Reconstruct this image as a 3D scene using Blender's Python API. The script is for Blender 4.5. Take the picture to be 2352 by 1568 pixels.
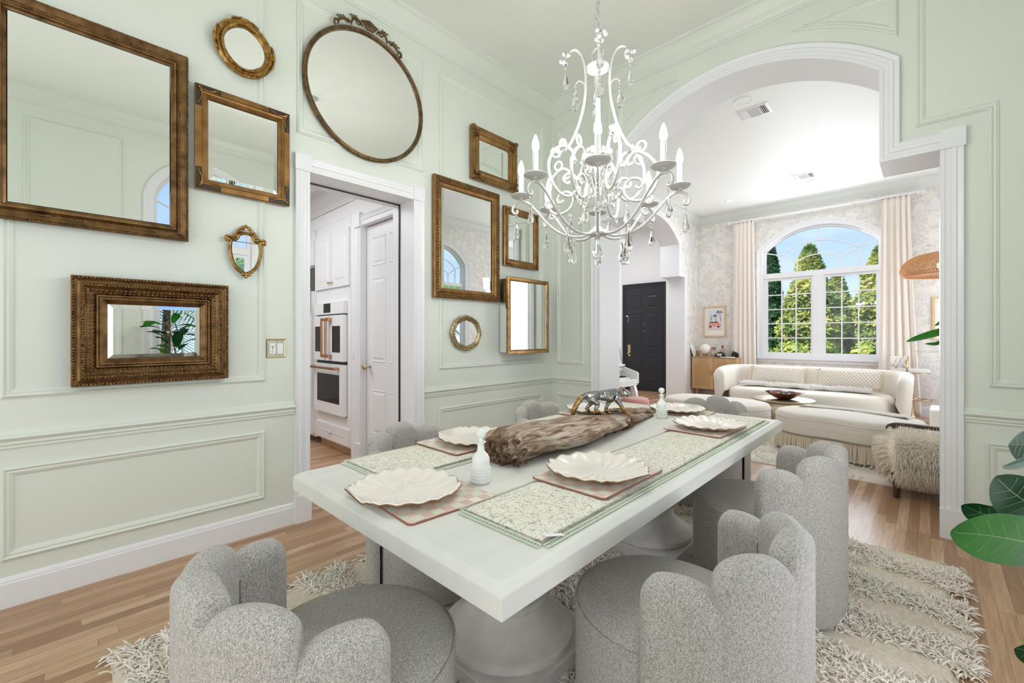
import bpy, bmesh, math, random
from math import sin, cos, pi, radians, sqrt, atan2
from mathutils import Vector, Matrix, noise
for o in list(bpy.data.objects): bpy.data.objects.remove(o, do_unlink=True)
S = bpy.context.scene
COL = S.collection
random.seed(7)
# ------------------------------------------------------------------ camera
cd = bpy.data.cameras.new('camera'); cam = bpy.data.objects.new('camera', cd); COL.objects.link(cam)
cam.location = (0, 0, 1.32); cam.rotation_euler = (radians(90), 0, radians(44.0))
cd.sensor_width = 36; cd.lens = 996/2352*36; cd.shift_y = -13/2352; cd.clip_start = 0.02
S.camera = cam
# ------------------------------------------------------------------ sky
W = bpy.data.worlds.new('sky'); S.world = W; W.use_nodes = True
nt = W.node_tree; nt.nodes.clear()
wo = nt.nodes.new('ShaderNodeOutputWorld'); bg = nt.nodes.new('ShaderNodeBackground')
tc = nt.nodes.new('ShaderNodeTexCoord'); sx = nt.nodes.new('ShaderNodeSeparateXYZ')
rp = nt.nodes.new('ShaderNodeValToRGB')
rp.color_ramp.elements[0].position = 0.0; rp.color_ramp.elements[0].color = (0.62, 0.78, 0.95, 1)
rp.color_ramp.elements[1].position = 0.5; rp.color_ramp.elements[1].color = (0.13, 0.34, 0.80, 1)
nz = nt.nodes.new('ShaderNodeTexNoise'); nz.inputs['Scale'].default_value = 2.6; nz.inputs['Detail'].default_value = 6
mp = nt.nodes.new('ShaderNodeMapping'); mp.inputs['Scale'].default_value = (1, 1, 2.6)
cr = nt.nodes.new('ShaderNodeValToRGB'); cr.color_ramp.elements[0].position = 0.50; cr.color_ramp.elements[1].position = 0.78
mx = nt.nodes.new('ShaderNodeMixRGB'); mx.inputs['Color2'].default_value = (0.85, 0.9, 1.0, 1)
L = nt.links.new
L(tc.outputs['Generated'], sx.inputs[0]); L(sx.outputs['Z'], rp.inputs[0]); L(tc.outputs['Generated'], mp.inputs[0])
L(mp.outputs[0], nz.inputs['Vector']); L(nz.outputs['Fac'], cr.inputs[0]); L(cr.outputs[0], mx.inputs['Fac'])
L(rp.outputs[0], mx.inputs['Color1']); L(mx.outputs[0], bg.inputs['Color']); L(bg.outputs[0], wo.inputs[0])
bg.inputs['Strength'].default_value = 1.3
# ------------------------------------------------------------------ sun, daylight and added fill lamps
def sun(energy, rot, col=(1, .95, .86), ang=1.0):
    d = bpy.data.lights.new('sun', 'SUN'); d.energy = energy; d.angle = radians(ang); d.color = col
    o = bpy.data.objects.new('sun', d); COL.objects.link(o); o.rotation_euler = rot
sun(6.5, (radians(40), 0, radians(-24)))
def area(name, loc, rot, sx_, sy_, power, col=(1, 1, 1), spread=180):
    d = bpy.data.lights.new(name, 'AREA'); d.shape = 'RECTANGLE'; d.size = sx_; d.size_y = sy_; d.energy = power; d.color = col
    d.spread = radians(spread)
    o = bpy.data.objects.new(name, d); COL.objects.link(o); o.location = loc; o.rotation_euler = rot
area('fill_dining_back', (-1.4, -2.5, 1.95), (radians(90), 0, 0), 3.3, 3.4, 43, (.92, .97, 1.06))  # added fill lamp before the solid back wall, no window behind it
area('fill_dining_side', (0.69, -1.02, 1.32), (0, radians(90), 0), 1.9, 1.4, 26, (.93, .97, 1.05))  # added fill lamp on the right wall; its window is made up too
area('daylight_dining_window', (0.715, 1.66, .80), (0, radians(90), 0), .5, .5, 10, (.93, .97, 1.05))
area('fill_living_side', (1.13, 8.1, 1.7), (0, radians(94), 0), 2.6, 2.4, 60, (.91, .97, 1.06))  # added fill lamp on plain wall, well past the side window
area('daylight_far_window', (-1.52, 9.74, 2.1), (radians(-94), 0, 0), 1.8, 2.2, 62, (.91, .97, 1.06))
area('fill_living_ceiling', (-2.0, 7.7, 3.88), (0, 0, 0), 2.2, 3.0, 24, (.97, .99, 1))  # added panel lamp under the ceiling, brightens the sitting room
area('fill_kitchen_ceiling', (-4.9, 0.7, 2.93), (0, 0, 0), 1.8, 1.6, 44, (.94, .98, 1.04))  # unseen panel lamp added to brighten the kitchen
area('fill_foyer_ceiling', (-5.2, 7.6, 3.85), (0, 0, 0), 1.6, 2.0, 52, (.94, .98, 1.04))  # unseen panel lamp added to brighten the entry hall
S.view_settings.view_transform = 'Standard'; S.view_settings.look = 'None'
S.view_settings.exposure = 0.0; S.view_settings.gamma = 1.0; S.view_settings.use_curve_mapping = False
S.render.film_transparent = False
try:
    S.cycles.max_bounces = 10; S.cycles.diffuse_bounces = 6; S.cycles.glossy_bounces = 5
    S.cycles.transmission_bounces = 6; S.cycles.transparent_max_bounces = 12
    S.cycles.sample_clamp_indirect = 6; S.cycles.caustics_reflective = False; S.cycles.caustics_refractive = False
except Exception: pass

# ------------------------------------------------------------------ mesh helpers
class MB:
    def __init__(s): s.v = []; s.f = []
    def add(s, vs, fs):
        n = len(s.v); s.v += [tuple(p) for p in vs]; s.f += [tuple(i+n for i in q) for q in fs]; return s
    def box(s, a, b):
        x0, y0, z0 = a; x1, y1, z1 = b
        return s.add([(x0,y0,z0),(x1,y0,z0),(x1,y1,z0),(x0,y1,z0),(x0,y0,z1),(x1,y0,z1),(x1,y1,z1),(x0,y1,z1)],
                     [(0,3,2,1),(4,5,6,7),(0,1,5,4),(1,2,6,5),(2,3,7,6),(3,0,4,7)])
    def prism(s, pts, to3, h0, h1):
        n = len(pts)
        vs = [to3(a, b, h0) for a, b in pts]+[to3(a, b, h1) for a, b in pts]
        fs = [tuple(range(n)), tuple(range(2*n-1, n-1, -1))]+[(i, (i+1) % n, n+(i+1) % n, n+i) for i in range(n)]
        return s.add(vs, fs)
    def lathe(s, prof, segs=32, c=(0, 0, 0), cap=True, sq=1.0):
        vs = []; n = len(prof)
        for i in range(segs):
            a = 2*pi*i/segs
            for r, z in prof: vs.append((c[0]+r*cos(a), c[1]+r*sin(a)*sq, c[2]+z))
        fs = [(i*n+j, ((i+1) % segs)*n+j, ((i+1) % segs)*n+j+1, i*n+j+1) for i in range(segs) for j in range(n-1)]
        if cap:
            if prof[0][0] > 1e-5: fs.append(tuple(i*n for i in range(segs))[::-1])
            if prof[-1][0] > 1e-5: fs.append(tuple(i*n+n-1 for i in range(segs)))
        return s.add(vs, fs)
    def tube(s, pts, r, segs=8, closed=False, cap=True):
        pts = [Vector(p) for p in pts]; n = len(pts)
        rs = r if isinstance(r, (list, tuple)) else [r]*n
        vs = []; up = None
        for i, p in enumerate(pts):
            t = (pts[(i+1) % n]-pts[i-1]) if closed else (pts[min(i+1, n-1)]-pts[max(i-1, 0)])
            if t.length < 1e-9: t = Vector((0, 0, 1))
            t.normalize()
            if up is None:
                up = Vector((0, 0, 1)) if abs(t.z) < .9 else Vector((1, 0, 0))
            up = up-t*up.dot(t)
            if up.length < 1e-6: up = t.orthogonal()
            up.normalize(); sd = t.cross(up)
            for k in range(segs):
                a = 2*pi*k/segs; vs.append(p+(up*cos(a)+sd*sin(a))*rs[i])
        m = n if closed else n-1
        fs = [(i*segs+k, i*segs+(k+1) % segs, ((i+1) % n)*segs+(k+1) % segs, ((i+1) % n)*segs+k) for i in range(m) for k in range(segs)]
        if cap and not closed: fs += [tuple(range(segs))[::-1], tuple(range((n-1)*segs, n*segs))]
        return s.add(vs, fs)
    def ball(s, c, r, su=8, sv=6, sc=(1, 1, 1)):
        prof = [(max(1e-6, r*sin(pi*j/sv)), -r*cos(pi*j/sv)) for j in range(sv+1)]
        vs = [(c[0], c[1], c[2]-r*sc[2])]; fs = []
        for j in range(1, sv):
            for i in range(su):
                a = 2*pi*i/su; vs.append((c[0]+prof[j][0]*cos(a)*sc[0], c[1]+prof[j][0]*sin(a)*sc[1], c[2]+prof[j][1]*sc[2]))
        vs.append((c[0], c[1], c[2]+r*sc[2]))
        for i in range(su):
            fs.append((0, 1+(i+1) % su, 1+i)); fs.append((len(vs)-1, 1+(sv-2)*su+i, 1+(sv-2)*su+(i+1) % su))
        for j in range(sv-2):
            for i in range(su): fs.append((1+j*su+i, 1+j*su+(i+1) % su, 1+(j+1)*su+(i+1) % su, 1+(j+1)*su+i))
        return s.add(vs, fs)
    def grid(s, fn, nu, nv, cu=False, cv=False):
        vs = [fn(i/(nu if cu else nu-1), j/(nv if cv else nv-1)) for i in range(nu) for j in range(nv)]
        fs = [(i*nv+j, ((i+1) % nu)*nv+j, ((i+1) % nu)*nv+(j+1) % nv, i*nv+(j+1) % nv)
              for i in range(nu if cu else nu-1) for j in range(nv if cv else nv-1)]
        return s.add(vs, fs)
    def ring(s, path, prof, to3, closed=True, fill=False):
        """sweep prof [(offset outward, height)] along a 2D path with mitred corners"""
        n = len(path); P = [Vector(p) for p in path]; ms = []
        area2 = sum(P[i].x*P[(i+1) % n].y-P[(i+1) % n].x*P[i].y for i in range(n))
        sg = 1 if (area2 > 0 or not closed) else -1
        for i in range(n):
            d1 = P[i]-P[i-1] if (closed or i > 0) else P[1]-P[0]
            d2 = P[(i+1) % n]-P[i] if (closed or i < n-1) else P[i]-P[i-1]
            d1 = d1.normalized(); d2 = d2.normalized()
            n1 = Vector((d1.y, -d1.x)); n2 = Vector((d2.y, -d2.x)); m = n1+n2
            m = m/max(.2, m.dot(n1)) if m.length > 1e-6 else n1
            ms.append(m*sg)
        k = len(prof); vs = []
        for i in range(n):
            for o, h in prof: q = P[i]+ms[i]*o; vs.append(to3(q.x, q.y, h))
        mm = n if closed else n-1
        fs = [(i*k+j, ((i+1) % n)*k+j, ((i+1) % n)*k+j+1, i*k+j+1) for i in range(mm) for j in range(k-1)]
        if fill: fs.append(tuple(i*k for i in range(n)))
        if not closed: fs += [tuple(range(k)), tuple(range((n-1)*k, n*k))[::-1]]
        return s.add(vs, fs)
    def strand(s, p, d, ln, w, droop=.4, segs=3, taper=.65):
        p = Vector(p); d = Vector(d).normalized(); sd = d.cross(Vector((random.uniform(-1, 1), random.uniform(-1, 1), random.uniform(-.3, .3))))
        sd = (sd if sd.length > 1e-4 else d.orthogonal()).normalized(); n0 = len(s.v); q = p.copy(); e = d.copy()
        for i in range(segs+1):
            t = i/segs; ww = w*(1-taper*t*t); u2 = e.cross(sd).normalized()
            for k in range(3):
                a = 2*pi*k/3; s.v.append(tuple(q+(sd*cos(a)+u2*sin(a))*ww))
            q = q+e*(ln/segs); e = (e+Vector((0, 0, -droop/segs))).normalized()
        for i in range(segs):
            for k in range(3):
                a = n0+i*3+k; b = n0+i*3+(k+1) % 3; s.f.append((a, b, b+3, a+3))
        s.f.append((n0+segs*3, n0+segs*3+1, n0+segs*3+2))
        return s
    def xf(s, M): s.v = [tuple(M @ Vector(p)) for p in s.v]; return s
    def build(s, name, m, parent=None, smooth=False, bevel=0, bseg=2, loc=None, fix=True, auto=None, rot=None, sub=0, solid=0):
        me = bpy.data.meshes.new(name); me.from_pydata(s.v, [], s.f)
        if fix:
            b = bmesh.new(); b.from_mesh(me); bmesh.ops.remove_doubles(b, verts=b.verts, dist=1e-6)
            bmesh.ops.recalc_face_normals(b, faces=b.faces); b.to_mesh(me); b.free()
        me.materials.append(m)
        o = bpy.data.objects.new(name, me); COL.objects.link(o)
        if parent: o.parent = parent
        if loc: o.location = loc
        if rot: o.rotation_euler = rot
        if bevel:
            md = o.modifiers.new('bevel', 'BEVEL'); md.width = bevel; md.segments = bseg; md.limit_method = 'ANGLE'; md.angle_limit = radians(35)
            md.harden_normals = False
        if solid:
            md = o.modifiers.new('solid', 'SOLIDIFY'); md.thickness = solid; md.offset = -1
        if sub:
            md = o.modifiers.new('sub', 'SUBSURF'); md.levels = sub; md.render_levels = sub
        if smooth:
            me.polygons.foreach_set('use_smooth', [True]*len(me.polygons))
            if auto:
                me.set_sharp_from_angle(angle=radians(auto))
        return o

def thing(name, label, cat, loc=(0, 0, 0), rz=0, group=None):
    o = bpy.data.objects.new(name, None); COL.objects.link(o); o.empty_display_size = .05
    o.location = loc; o.rotation_euler = (0, 0, rz); tag(o, label, cat, group); return o
def tag(o, label=None, cat=None, group=None, kind=None):
    if label: o['label'] = label
    if cat: o['category'] = cat
    if group: o['group'] = group
    if kind: o['kind'] = kind
    return o
def struct(o, label=None, cat=None): o['kind'] = 'structure'; return tag(o, label, cat)
def dup(root, loc, rz, label, group=None):
    r = root.copy(); COL.objects.link(r); r.location = loc; r.rotation_euler = (0, 0, rz); r['label'] = label
    if group: r['group'] = group
    for ch in list(root.children):
        c = ch.copy(); COL.objects.link(c); c.parent = r
        for g in ch.children:
            d = g.copy(); COL.objects.link(d); d.parent = c
    return r
def catmull(pts, n=8, closed=False):
    P = [Vector(p) for p in pts]; m = len(P); out = []
    for i in range(m if closed else m-1):
        p0 = P[i-1] if (closed or i > 0) else P[0]*2-P[1]; p1 = P[i]; p2 = P[(i+1) % m]
        p3 = P[(i+2) % m] if (closed or i < m-2) else P[-1]*2-P[-2]
        for k in range(n):
            t = k/n; out.append(.5*((2*p1)+(p2-p0)*t+(2*p0-5*p1+4*p2-p3)*t*t+(3*p1-p0-3*p2+p3)*t*t*t))
    if not closed: out.append(P[-1].copy())
    return out
def rect(a0, b0, a1, b1): return [(a0, b0), (a1, b0), (a1, b1), (a0, b1)]
def ell(ca, cb, ra, rb, n=64): return [(ca+ra*cos(2*pi*i/n), cb+rb*sin(2*pi*i/n)) for i in range(n)]

# ------------------------------------------------------------------ materials
def srgb(r, g, b):
    f = lambda c: (c/255/12.92) if c/255 <= .04045 else ((c/255+.055)/1.055)**2.4
    return (f(r), f(g), f(b), 1)
def mat(name, col, rough=.5, metal=0.0, **kw):
    m = bpy.data.materials.new(name); m.use_nodes = True; p = m.node_tree.nodes['Principled BSDF']
    p.inputs['Base Color'].default_value = col; p.inputs['Roughness'].default_value = rough; p.inputs['Metallic'].default_value = metal
    for k, v in kw.items():
        p.inputs[k.replace('_', ' ')].default_value = v
    return m
def nodes(m): return m.node_tree, m.node_tree.nodes['Principled BSDF'], m.node_tree.links.new
def N(t, typ, **kw):
    n = t.nodes.new(typ)
    for k, v in kw.items():
        if k in n.inputs: n.inputs[k].default_value = v
        else: setattr(n, k, v)
    return n
def coords(t, scale=(1, 1, 1), rot=(0, 0, 0), kind='Object'):
    c = N(t, 'ShaderNodeTexCoord'); mpn = N(t, 'ShaderNodeMapping'); mpn.inputs['Scale'].default_value = scale; mpn.inputs['Rotation'].default_value = rot
    t.links.new(c.outputs[kind], mpn.inputs[0]); return mpn.outputs[0]
def ramp(t, src, stops):
    r = N(t, 'ShaderNodeValToRGB'); e = r.color_ramp.elements
    while len(e) < len(stops): e.new(.5)
    for i, (p, c) in enumerate(stops): e[i].position = p; e[i].color = c
    t.links.new(src, r.inputs[0]); return r.outputs[0]
def math_(t, op, a, b=None, c=None):
    n = N(t, 'ShaderNodeMath', operation=op)
    for i, q in enumerate((a, b, c)):
        if q is None: continue
        if isinstance(q, (int, float)): n.inputs[i].default_value = q
        else: t.links.new(q, n.inputs[i])
    return n.outputs[0]
def mixc(t, fac, a, b, mode='MIX'):
    n = N(t, 'ShaderNodeMixRGB', blend_type=mode)
    for i, q in zip(('Fac', 'Color1', 'Color2'), (fac, a, b)):
        if isinstance(q, (int, float, tuple)): n.inputs[i].default_value = q
        else: t.links.new(q, n.inputs[i])
    return n.outputs[0]
def bump(t, p, h, strength=.3, dist=.01):
    b = N(t, 'ShaderNodeBump'); b.inputs['Strength'].default_value = strength; b.inputs['Distance'].default_value = dist
    t.links.new(h, b.inputs['Height']); t.links.new(b.outputs[0], p.inputs['Normal'])
def noise_t(t, vec, scale, detail=3, rough=.5, dist=0):
    n = N(t, 'ShaderNodeTexNoise', Scale=scale, Detail=detail, Roughness=rough, Distortion=dist); t.links.new(vec, n.inputs['Vector']); return n.outputs['Fac']
def noisy(name, c1, c2, scale, rough=.5, metal=0, bs=0, bd=.005, stretch=(1, 1, 1), detail=4, lo=.35, hi=.65, **kw):
    m = mat(name, c1, rough, metal, **kw); t, p, Lk = nodes(m)
    n = noise_t(t, coords(t, stretch), scale, detail)
    Lk(ramp(t, n, [(lo, c1), (hi, c2)]), p.inputs['Base Color'])
    if bs: bump(t, p, n, bs, bd)
    return m

M = {}
M['sage'] = noisy('sage_paint', srgb(221, 226, 217), srgb(223, 228, 219), 2.0, rough=.42)
M['sage_l'] = mat('pale_grey_green_paint', srgb(224, 229, 224), .45)
M['trim'] = mat('white_trim_paint', srgb(233, 233, 236), .35)
M['ceil'] = mat('dining_ceiling_paint', srgb(232, 235, 228), .6)
M['ceil_w'] = mat('white_ceiling_paint', srgb(246, 248, 245), .5)
M['white_wall'] = mat('white_wall_paint', srgb(236, 236, 236), .5)
M['cab_white'] = mat('white_cabinet_paint', srgb(236, 236, 236), .3)
M['oven_white'] = mat('white_enamel', srgb(240, 240, 240), .22)
M['oven_glass'] = mat('dark_oven_glass', (.012, .012, .013, 1), .06)
M['copper'] = mat('brushed_copper', srgb(196, 150, 112), .3, 1)
M['brass'] = mat('polished_brass', srgb(212, 186, 142), .22, 1)
M['black'] = mat('black_plastic', (.01, .01, .011, 1), .4)
M['navy'] = mat('black_door_paint', srgb(40, 43, 50), .28)
M['mirror'] = mat('mirror_silver', (.93, .95, .93, 1), 0.0, 1)
M['chrome'] = mat('polished_nickel', (.82, .82, .76, 1), .08, 1)
M['table'] = noisy('whitewashed_table', srgb(216, 216, 209), srgb(224, 223, 217), 9, rough=.55, bs=.06, stretch=(1, .15, 1))
M['plaster'] = noisy('white_plaster_pedestal', srgb(214, 210, 205), srgb(226, 222, 217), 14, rough=.7, bs=.08)
M['milk'] = mat('milk_glass', srgb(236, 238, 232), .18)
M['plate'] = mat('pearl_porcelain', srgb(238, 230, 220), .12, Coat_Weight=.6)
M['gilt'] = mat('gilt_edge', srgb(150, 112, 66), .3, 1)
M['iron'] = mat('white_painted_iron', srgb(192, 190, 187), .4)
M['sleeve'] = mat('candle_sleeve', srgb(245, 242, 236), .4)
M['glass'] = mat('crystal_glass', (1, 1, 1, 1), 0.0, Transmission_Weight=1.0, IOR=1.5)
M['bead'] = mat('crystal_bead', (.97, .97, .97, 1), .05, Transmission_Weight=.55, IOR=1.45)
M['silver'] = noisy('hammered_silver', srgb(176, 176, 174), srgb(120, 120, 120), 60, rough=.22, metal=1, bs=.6, bd=.01, detail=2)
M['gold'] = noisy('antique_gold_leaf', srgb(190, 150, 88), srgb(130, 96, 48), 40, rough=.3, metal=1)
M['cream'] = noisy('cream_upholstery', srgb(229, 222, 212), srgb(219, 211, 200), 260, rough=.85, bs=.15, bd=.002, Sheen_Weight=.2)
M['cord'] = noisy('linen_cord', srgb(232, 222, 204), srgb(208, 194, 172), 300, rough=.85)
M['curtain'] = noisy('linen_curtain', srgb(243, 235, 228), srgb(238, 229, 220), 120, rough=.9, Sheen_Weight=.2)
M['oak'] = noisy('light_oak', srgb(206, 172, 130), srgb(188, 152, 112), 6, rough=.5, stretch=(1, 1, .12))
M['dark_wood'] = noisy('dark_walnut', srgb(84, 62, 48), srgb(60, 44, 34), 12, rough=.4, stretch=(.2, 1, 1))
M['bowl'] = noisy('burl_wood_bowl', srgb(150, 84, 50), srgb(88, 44, 26), 9, rough=.3)
M['stone'] = noisy('grey_agate', srgb(150, 150, 156), srgb(80, 84, 92), 30, rough=.3)
M['drum'] = noisy('hammered_champagne_metal', srgb(206, 194, 170), srgb(178, 164, 140), 70, rough=.34, metal=1, bs=.4, bd=.006)
M['leather_w'] = mat('white_leather', srgb(236, 233, 229), .4)
M['rattan'] = mat('woven_rattan', srgb(204, 150, 96), .6)
M['paper'] = mat('white_mat_board', srgb(240, 238, 234), .8)
M['pine'] = mat('pale_pine_frame', srgb(222, 196, 150), .5)
M['pink'] = mat('pink_print', srgb(232, 160, 150), .7)
M['ink'] = mat('blue_black_print', srgb(74, 76, 98), .7)
M['mint'] = mat('mint_print', srgb(150, 196, 176), .7)
M['pinkvelvet'] = mat('pink_velvet', srgb(222, 160, 150), .8, Sheen_Weight=.4)
M['red'] = mat('red_enamel', srgb(176, 30, 44), .3)
M['felt'] = mat('black_felt', (.012, .02, .016, 1), .9)
M['opal'] = mat('opal_glass_globe', srgb(240, 234, 228), .2)
M['clear'] = mat('thin_clear_glass', (1, 1, 1, 1), .02, Transmission_Weight=1.0, IOR=1.2)
M['stem'] = mat('plant_stem', srgb(116, 92, 66), .6)
M['trunk'] = noisy('tree_bark', srgb(110, 92, 74), srgb(72, 58, 46), 20, rough=.9)
M['grass'] = noisy('lawn', srgb(98, 132, 58), srgb(74, 104, 42), 9, rough=.9)
M['tan'] = noisy('rug_backing', srgb(222, 211, 196), srgb(204, 191, 174), 60, rough=.95)

def emis(name, col, st):
    m = bpy.data.materials.new(name); m.use_nodes = True; t = m.node_tree; t.nodes.clear()
    e = N(t, 'ShaderNodeEmission'); e.inputs[0].default_value = col; e.inputs[1].default_value = st
    o = N(t, 'ShaderNodeOutputMaterial'); t.links.new(e.outputs[0], o.inputs[0]); return m
M['bulb'] = emis('lit_candle_bulb', (1, .88, .70, 1), 9)
M['lamp'] = emis('lit_recessed_lamp', (1, .95, .86, 1), 6)
M['lampbulb'] = emis('lit_pendant_bulb', (1, .78, .45, 1), 12)

# window pane: thin glass that lets light through
m = bpy.data.materials.new('window_pane_glass'); m.use_nodes = True; t = m.node_tree; t.nodes.clear()
tr = N(t, 'ShaderNodeBsdfTransparent'); gl = N(t, 'ShaderNodeBsdfGlossy'); gl.inputs['Roughness'].default_value = 0.02
mxs = N(t, 'ShaderNodeMixShader'); mxs.inputs[0].default_value = .05; o_ = N(t, 'ShaderNodeOutputMaterial')
t.links.new(tr.outputs[0], mxs.inputs[1]); t.links.new(gl.outputs[0], mxs.inputs[2]); t.links.new(mxs.outputs[0], o_.inputs[0]); M['pane'] = m

# oak strip floor, boards running along y
m = mat('oak_strip_floor', (1, 1, 1, 1), .30); t, p, Lk = nodes(m)
v0 = coords(t); sp = N(t, 'ShaderNodeSeparateXYZ'); Lk(v0, sp.inputs[0])
col_ = math_(t, 'FLOOR', math_(t, 'DIVIDE', sp.outputs[0], .058))
w1_ = N(t, 'ShaderNodeTexWhiteNoise', noise_dimensions='1D'); Lk(col_, w1_.inputs['W'])
yy_ = math_(t, 'ADD', math_(t, 'DIVIDE', sp.outputs[1], 1.05), math_(t, 'MULTIPLY', w1_.outputs['Value'], 7.3))
row_ = math_(t, 'FLOOR', yy_)
cmb = N(t, 'ShaderNodeCombineXYZ'); Lk(col_, cmb.inputs[0]); Lk(row_, cmb.inputs[1])
w2_ = N(t, 'ShaderNodeTexWhiteNoise', noise_dimensions='3D'); Lk(cmb.outputs[0], w2_.inputs['Vector'])
base_ = ramp(t, w2_.outputs['Value'], [(0, srgb(160, 124, 95)), (.3, srgb(182, 144, 112)), (.65, srgb(198, 162, 128)), (1, srgb(212, 180, 148))])
offv = N(t, 'ShaderNodeVectorMath', operation='MULTIPLY_ADD'); Lk(cmb.outputs[0], offv.inputs[0]); offv.inputs[1].default_value = (3.7, 5.1, 0); Lk(coords(t, (24, 1.5, 1)), offv.inputs[2])
g1 = noise_t(t, offv.outputs[0], 2.6, 5, .65, .5)
c1 = mixc(t, ramp(t, g1, [(.38, (0, 0, 0, 1)), (.72, (.6, .6, .6, 1))]), base_, srgb(132, 96, 68))
fx = math_(t, 'FRACT', math_(t, 'DIVIDE', sp.outputs[0], .058)); fy = math_(t, 'FRACT', yy_)
ex = math_(t, 'LESS_THAN', math_(t, 'MINIMUM', fx, math_(t, 'SUBTRACT', 1, fx)), .012); ey = math_(t, 'LESS_THAN', fy, .0018)
gap = math_(t, 'MAXIMUM', ex, ey)
Lk(mixc(t, math_(t, 'MULTIPLY', gap, .7), c1, srgb(84, 58, 40)), p.inputs['Base Color']); bump(t, p, gap, -.2, .002); M['floor'] = m

# toile wallpaper: fine grey-blue scribbles in clumps
m = mat('toile_wallpaper', (1, 1, 1, 1), .7); t, p, Lk = nodes(m); v = coords(t)
wv = N(t, 'ShaderNodeTexNoise', Scale=5.0, Detail=2.0); Lk(v, wv.inputs['Vector'])
wm = N(t, 'ShaderNodeMixRGB', blend_type='LINEAR_LIGHT'); wm.inputs['Fac'].default_value = .07; Lk(v, wm.inputs['Color1']); Lk(wv.outputs['Color'], wm.inputs['Color2'])
na = noise_t(t, wm.outputs[0], 26, 1.2, .5)
ln = math_(t, 'LESS_THAN', math_(t, 'ABSOLUTE', math_(t, 'SUBTRACT', na, .5)), .016)
na2 = noise_t(t, wm.outputs[0], 46, 1, .5)
ln2 = math_(t, 'LESS_THAN', math_(t, 'ABSOLUTE', math_(t, 'SUBTRACT', na2, .52)), .018)
cl = math_(t, 'GREATER_THAN', noise_t(t, v, 7.5, 2), .455)
fac = math_(t, 'MULTIPLY', math_(t, 'MAXIMUM', ln, ln2), math_(t, 'MULTIPLY', cl, .62))
sh = ramp(t, noise_t(t, v, 9.0, 3), [(.42, srgb(240, 235, 229)), (.66, srgb(231, 228, 224))])
Lk(mixc(t, fac, sh, srgb(152, 156, 162)), p.inputs['Base Color']); M['wallpaper'] = m

# boucle
def boucle(name, c1, c2, sc):
    m = mat(name, c1, .92, Sheen_Weight=.25); t, p, Lk = nodes(m); v = coords(t)
    n = noise_t(t, v, sc, 2, .6); n2 = noise_t(t, coords(t, (1, 1, .6)), sc*.5, 1)
    h = math_(t, 'SUBTRACT', math_(t, 'ADD', math_(t, 'MULTIPLY', n, 1.5), math_(t, 'MULTIPLY', n2, .5)), 1.0)
    h = math_(t, 'ADD', h, .5)
    Lk(ramp(t, h, [(.28, c1), (.72, c2)]), p.inputs['Base Color']); bump(t, p, h, .6, .003); return m
M['boucle'] = boucle('grey_boucle', srgb(139, 134, 128), srgb(210, 205, 198), 400)

# runner: olive scrollwork on cream
m = mat('floral_runner_cloth', (1, 1, 1, 1), .9); t, p, Lk = nodes(m); v = coords(t)
wv = N(t, 'ShaderNodeTexNoise', Scale=14.0, Detail=2.0); Lk(v, wv.inputs['Vector'])
wm = N(t, 'ShaderNodeMixRGB', blend_type='LINEAR_LIGHT'); wm.inputs['Fac'].default_value = .03; Lk(v, wm.inputs['Color1']); Lk(wv.outputs['Color'], wm.inputs['Color2'])
na = noise_t(t, wm.outputs[0], 40, 1.5, .5); nb = noise_t(t, wm.outputs[0], 72, 1, .5)
ln = math_(t, 'LESS_THAN', math_(t, 'ABSOLUTE', math_(t, 'SUBTRACT', na, .5)), .019)
ln2 = math_(t, 'LESS_THAN', math_(t, 'ABSOLUTE', math_(t, 'SUBTRACT', nb, .56)), .017)
f_ = math_(t, 'MAXIMUM', ln, ln2)
Lk(mixc(t, math_(t, 'MULTIPLY', f_, .7), srgb(232, 228, 216), srgb(150, 150, 124)), p.inputs['Base Color'])
bump(t, p, noise_t(t, v, 22, 3), .35, .006); M['runner'] = m
M['lace'] = noisy('pale_green_lace', srgb(214, 221, 204), srgb(196, 206, 186), 200, rough=.9)

# placemat: hand-painted checks of rose, cream and sage
m = mat('checked_placemat', (1, 1, 1, 1), .3); t, p, Lk = nodes(m); v = coords(t, (27, 27, 1))
sn = N(t, 'ShaderNodeVectorMath', operation='FLOOR'); Lk(v, sn.inputs[0])
wn = N(t, 'ShaderNodeTexWhiteNoise', noise_dimensions='3D'); Lk(sn.outputs[0], wn.inputs['Vector'])
ck = N(t, 'ShaderNodeTexChecker', Scale=1.0); Lk(sn.outputs[0], ck.inputs['Vector'])
sp = N(t, 'ShaderNodeSeparateXYZ'); Lk(sn.outputs[0], sp.inputs[0])
par = math_(t, 'MODULO', math_(t, 'ABSOLUTE', math_(t, 'ADD', sp.outputs[0], sp.outputs[1])), 2)
odd = math_(t, 'GREATER_THAN', par, .5)
ca = ramp(t, wn.outputs['Value'], [(0, srgb(226, 202, 193)), (1, srgb(210, 170, 160))])
cb = ramp(t, wn.outputs['Value'], [(0, srgb(236, 228, 214)), (1, srgb(206, 214, 196))])
Lk(mixc(t, odd, ca, cb), p.inputs['Base Color']); M['mat'] = m
M['mat_edge'] = mat('brown_board_edge', srgb(150, 92, 74), .5)

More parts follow.
